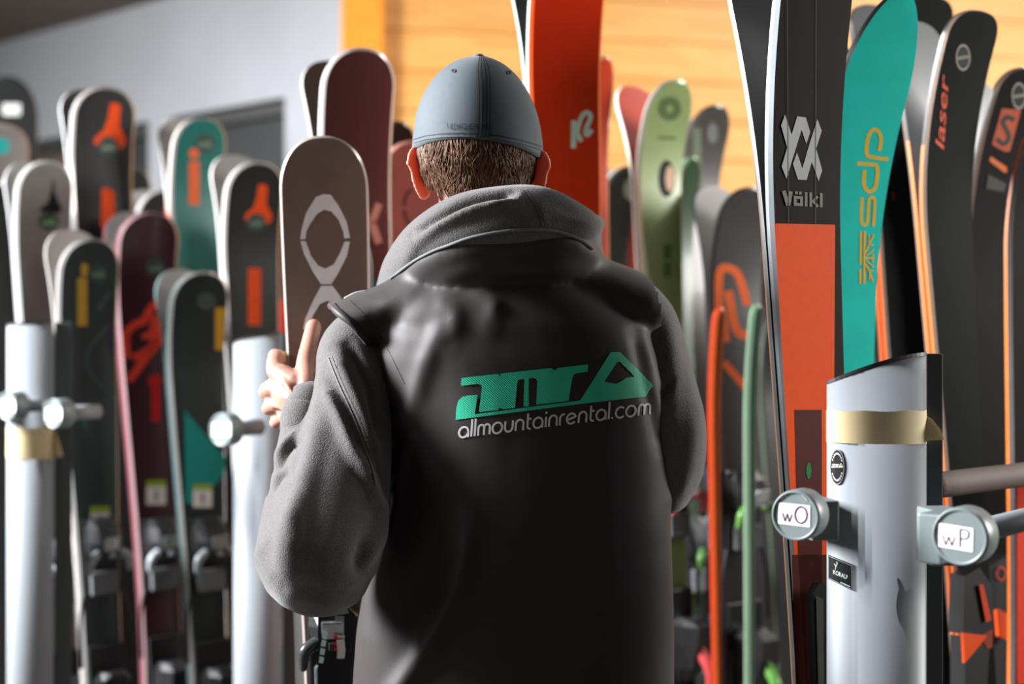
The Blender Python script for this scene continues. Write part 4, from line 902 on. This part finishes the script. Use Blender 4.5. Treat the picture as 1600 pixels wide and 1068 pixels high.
bm = bmesh.new()
tube(bm, [PR(618, 452, 2.16, .03), PR(634, 418, 2.08, .034), PR(668, 380, 2.01, .038), PR(722, 352, 1.965, .043), PR(780, 342, 1.95, .045), PR(840, 340, 1.955, .044), PR(893, 352, 1.985, .034), PR(922, 352, 2.03, .019), PR(937, 347, 2.06, .009)], 24)
tube(bm, [PR(640, 412, 2.1, .03), PR(660, 372, 2.05, .026), PR(690, 340, 2.01, .02), PR(730, 318, 1.985, .0155), PR(775, 308, 1.975, .012), PR(822, 304, 1.975, .008)], 18)
tube(bm, [PR(800, 325, 1.975, .026), PR(840, 316, 1.98, .019), PR(880, 328, 2.0, .016), PR(915, 342, 2.03, .010), PR(936, 346, 2.055, .006)], 16)
tube(bm, [PR(934, 348, 2.055, .007), PR(929, 368, 2.06, .012), PR(918, 392, 2.1, .02), PR(905, 420, 2.16, .03)], 16)
tube(bm, [PR(880, 360, 2.0, .03), PR(910, 372, 2.03, .024), PR(915, 395, 2.08, .026)], 16)
tube(bm, [PR(655, 430, 2.06, .034), PR(720, 388, 2.005, .028), PR(790, 372, 2.0, .026), PR(860, 376, 2.005, .027), PR(910, 410, 2.06, .035)], 18)
me = remesh(bm, .004, 5)
folds(me, [([(648, 366), (690, 338), (735, 316), (800, 304)], 6, -.015), ([(640, 372), (690, 346), (745, 326), (810, 312)], 8, .007), ([(620, 420), (660, 375), (720, 338), (800, 312)], 12, .004), ([(640, 400), (700, 360), (760, 340)], 9, -.002), ([(850, 330), (900, 345), (930, 350)], 8, .003), ([(845, 320), (852, 350)], 7, .002)])
hd = put(link('hood', me, M_hood, None, True))
bpy.context.view_layer.update(); hmap = surface_mapper(hd, .0006)
for dx in (0, 6):
    o = print_on('hood_seam', [rstroke([(818 + dx, 298), (832 + dx, 318), (842 + dx, 340), (846 + dx, 354)], 1.6, 5)], lambda a, b, z: hmap(a, b, .0006), mat('fleece_seam_dark', (70, 67, 66), .9), man, 5, world=True); under(o, hd)

# vest
bm = bmesh.new(); yc = 2.075; rings = []
for py, l, r, b in ((1330, 556, 1050, .15), (1200, 552, 1054, .15), (1068, 552, 1052, .148), (980, 558, 1052, .146), (900, 572, 1050, .145), (800, 592, 1046, .145), (700, 602, 1043, .145), (620, 598, 1038, .144), (560, 588, 1030, .142), (510, 590, 1010, .135), (470, 612, 975, .122), (435, 655, 925, .105), (410, 690, 890, .09)):
    k = mpp(yc); rings.append(sring(((l + r) / 2 - 800) * k, yc, P(0, py, yc).z, (r - l) / 2 * k, b, 2.5, 48))
loft(bm, rings)
tube(bm, [PR(545, 516, 2.07, .046), PR(612, 490, 2.07, .046), PR(660, 468, 2.07, .05), PR(720, 446, 2.07, .05)], 20, 1.75)
tube(bm, [PR(1006, 478, 2.07, .044), PR(960, 462, 2.07, .047), PR(900, 446, 2.07, .05), PR(840, 440, 2.07, .05)], 20, 1.75)
tube(bm, [PR(640, 450, 2.075, .03), PR(675, 411, 1.996, .027), PR(725, 387, 1.958, .026), PR(790, 375, 1.946, .025), PR(860, 376, 1.954, .025), PR(905, 393, 1.995, .026), PR(925, 425, 2.06, .028)], 18)
tube(bm, [PR(660, 428, 2.03, .03), PR(720, 412, 1.976, .03), PR(790, 403, 1.962, .03), PR(860, 404, 1.97, .03), PR(912, 414, 2.02, .03)], 18)
me = remesh(bm, .006, 10)
folds(me, [([(612, 700), (640, 640), (668, 560), (700, 490)], 16, .005), ([(700, 470), (712, 500), (704, 540)], 14, .004), ([(756, 455), (772, 480), (768, 510)], 14, .005), ([(560, 470), (620, 475), (680, 470)], 18, .003), ([(590, 495), (640, 510), (690, 505)], 14, -.004),
           ([(640, 690), (628, 740), (620, 800), (605, 850)], 8, .008), ([(610, 722), (630, 715)], 5, .006), ([(612, 745), (635, 735)], 5, .006), ([(608, 770), (630, 760)], 4, .005),
           ([(733, 820), (725, 880), (712, 930), (675, 1000), (630, 1068), (600, 1110)], 18, .011), ([(700, 760), (690, 850), (655, 960)], 26, -.006), ([(800, 700), (805, 900), (800, 1100)], 60, .003),
           ([(1010, 580), (1030, 640), (1042, 720), (1046, 800)], 8, .004), ([(1000, 500), (1015, 560), (1036, 620)], 8, .004), ([(990, 520), (1008, 600), (1030, 700)], 9, -.004), ([(660, 560), (690, 640), (700, 720)], 30, -.003)])
bm = bmesh.new(); bm.from_mesh(me)
def side_of(v, curve):
    q = [(P(x, y, 2.02).x, P(x, y, 2.02).z) for x, y in curve]
    zs = [b for a, b in reversed(q)]; xs = [a for a, b in reversed(q)]
    return float(np.interp(v.co.z, zs, xs))
LC = [(500, 470), (521, 486), (546, 503), (574, 536), (594, 580), (606, 630), (611, 690), (611, 735)]
RC = [(1012, 425), (1022, 440), (1034, 480), (1038, 540), (1040, 620), (1043, 720)]
zl, zr = P(0, 735, 2.02).z, P(0, 720, 2.02).z
gone = [v for v in bm.verts if (v.co.z > zl and v.co.x < side_of(v, LC)) or (v.co.z > zr and v.co.x > side_of(v, RC))]
bmesh.ops.delete(bm, geom=gone, context='VERTS')
loops = []; left = {e for e in bm.edges if e.is_boundary}
while left:
    e = left.pop(); lp = [e.verts[0], e.verts[1]]
    while True:
        nx = [x for x in lp[-1].link_edges if x in left]
        if not nx: break
        left.discard(nx[0]); lp.append(nx[0].other_vert(lp[-1]))
    loops.append([v.co.copy() for v in lp])
bm.to_mesh(me); bm.free(); me.shade_smooth()
vest = put(link('vest', me, M_vest, None, True))
bpy.context.view_layer.update()
def vtube(name, pts, m, n=10, ysc=1, parent=None):
    bm = bmesh.new(); tube(bm, pts, n, ysc); o = put(from_bm(name, bm, m, None, True))
    under(o, parent or vest)
    return o
for lp in sorted(loops, key=len)[-2:]:
    k = len(lp); a = np.array([tuple(p) for p in lp[:-1]]); k = len(a)
    sm_ = sum(np.roll(a, d, 0) for d in range(-5, 6)) / 11
    pts = [(*sm_[i], .0058) for i in range(0, k, 4)]; pts.append(pts[0])
    vtube('armhole_band', pts, M_vest, 10)
va_, ha_ = surface_mapper(vest, .0012), surface_mapper(hd, .0012); pp = []
for x, y in catmull([(612, 436, 0, 0), (634, 416, 0, 0), (672, 395, 0, 0), (705, 381, 0, 0), (740, 369, 0, 0), (800, 359, 0, 0), (862, 359, 0, 0), (900, 371, 0, 0), (924, 388, 0, 0)], 5)[:, :2]:
    c = [q for q in (va_(x, y), ha_(x, y)) if abs(800 + q.x / q.y * F - x) + abs(534 - (q.z - CZ) / q.y * F - y) < 6]
    if c: q = min(c, key=lambda q: q.y); pp.append([q.x, q.y, q.z, .0024])
for _ in range(2):
    pp = [pp[0]] + [[(a[k] + 2 * b[k] + c[k]) / 4 for k in range(4)] for a, b, c in zip(pp, pp[1:], pp[2:])] + [pp[-1]]
bm = bmesh.new(); tube(bm, pp, 8, 1, True, 0); o = put(from_bm('piping', bm, mat('grey_piping', (98, 100, 100), .8), None, True)); under(o, vest)
vtube('shoulder_tab', [PR(540, 466, 2.075, .0028), PR(556, 459, 2.075, .0034), PR(576, 455, 2.075, .0028)], mat('grey_trim', (130, 130, 132), .6), 8)
vmap = surface_mapper(vest, .0007)
def on_vest(name, shapes, m, k=0, lab=None, step=6):
    o = print_on(name, shapes, lambda a, b, z: vmap(a, b, .0003 * k), m, man, step, world=True); under(o, vest)
    if lab: o['label'] = lab
def emb(name, a, b):
    m = mat(name, a, .55, var=.0, scale=10); nt = m.node_tree; bs = nt.nodes['Principled BSDF']
    tc = nt.nodes.new('ShaderNodeTexCoord'); wv = nt.nodes.new('ShaderNodeTexWave'); wv.inputs['Scale'].default_value = 190; wv.inputs['Distortion'].default_value = 2; wv.bands_direction = 'DIAGONAL'
    nt.links.new(tc.outputs['Object'], wv.inputs['Vector']); r = nt.nodes.new('ShaderNodeValToRGB'); r.color_ramp.elements[0].color = lin(b); r.color_ramp.elements[1].color = lin(a)
    nt.links.new(wv.outputs['Fac'], r.inputs[0]); nt.links.new(r.outputs[0], bs.inputs['Base Color'])
    bp = nt.nodes.new('ShaderNodeBump'); bp.inputs['Strength'].default_value = .3; bp.inputs['Distance'].default_value = .001; nt.links.new(wv.outputs['Fac'], bp.inputs['Height']); nt.links.new(bp.outputs[0], bs.inputs['Normal'])
    return m
on_vest('logo', logo(lambda x, y: (700 + x / 4.848, 540 + y / 4.848)), emb('green_embroidery', (48, 200, 158), (36, 178, 138)), 1, 'green embroidered logo')
# thin rounded lettering, drawn with strokes
def arc(cx, cy, r, a0, a1, n=14, ry=None): return [(cx + r * math.cos(math.radians(a0 + (a1 - a0) * k / n)), cy + (ry or r) * math.sin(math.radians(a0 + (a1 - a0) * k / n))) for k in range(n + 1)]
G = {'a': (1.0, [arc(.46, .48, .46, 0, 360, 24), [(.92, 0), (.92, .55)]]), 'l': (.14, [[(.05, 0), (.05, 1.55)]]), 'o': (1.02, [arc(.5, .48, .48, 0, 360, 24)]),
     'm': (1.24, [[(.05, 0), (.05, .7)], [(.05, .55)] + arc(.33, .64, .29, 180, 0, 10) + [(.62, 0)], arc(.9, .64, .29, 180, 0, 10) + [(1.19, 0)]]),
     'u': (.88, [[(.05, .98), (.05, .4)] + arc(.43, .4, .38, 180, 360, 12) + [(.81, .98)]]), 'n': (.88, [[(.05, 0), (.05, .58)] + arc(.43, .58, .38, 180, 0, 12) + [(.81, 0)]]),
     't': (.52, [[(.14, 1.4), (.14, .3)] + arc(.4, .3, .26, 180, 270, 8) + [(.5, .04)], [(.14, .93), (.5, .93)]]), 'i': (.14, [[(.05, 0), (.05, .92)], [(.05, 1.2), (.05, 1.38)]]),
     'r': (.5, [[(.05, 0), (.05, .6)] + arc(.4, .6, .35, 180, 90, 8) + [(.52, .95)]]), 'e': (.98, [[(.06, .38), (.9, .62)] + arc(.48, .48, .45, 18, 320, 22)]),
     '.': (.16, [[(.06, 0), (.06, .16)]]), 'c': (.84, [arc(.5, .48, .47, 45, 315, 20)])}
shapes = []; adv = .2; word = 'allmountainrental.com'
tot = sum(G[ch][0] + adv for ch in word) - adv
A0, A1 = np.array((717.0, 684.0)), np.array((1015.0, 646.5)); ux = (A1 - A0) / tot; uy = np.array((1.2, -17.6)); x = 0
for ch in word:
    for st in G[ch][1]:
        shapes.append(ribbon([tuple(A0 + ux * (x + p) + uy * q) for p, q in st], 3.1))
    x += G[ch][0] + adv
on_vest('lettering', shapes, mat('pale_embroidery', (206, 200, 200), .6), 2, 'pale embroidered web address')
# seams of the vest back
M_vs = mat('vest_seam', (28, 25, 25), .6)
on_vest('seam', [rstroke([(548, 470), (580, 505), (605, 545), (632, 600)], 1.4, 6)], M_vs, 0)
# trousers and shoes (below the picture)
bm = bmesh.new()
loft(bm, [sring(0, 2.08, z, a, b, 2.3, 32) for z, a, b in ((1.0, .19, .125), (.9, .195, .13), (.82, .19, .125))])
for sg in (-1, 1): tube(bm, [(sg * .095, 2.08, .86, .1), (sg * .11, 2.08, .5, .085), (sg * .115, 2.09, .12, .075)], 20)
put(link('trousers', remesh(bm, .01, 4), M_jean, None, True))
for sg in (-1, 1):
    bm = bmesh.new(); tube(bm, [(sg * .115, 2.05, .05, .048), (sg * .118, 2.12, .055, .05), (sg * .125, 2.25, .035, .035)], 16)
    for v in bm.verts: v.co.z = max(.001, v.co.z)
    put(from_bm('shoe', bm, M_shoe, None, True))
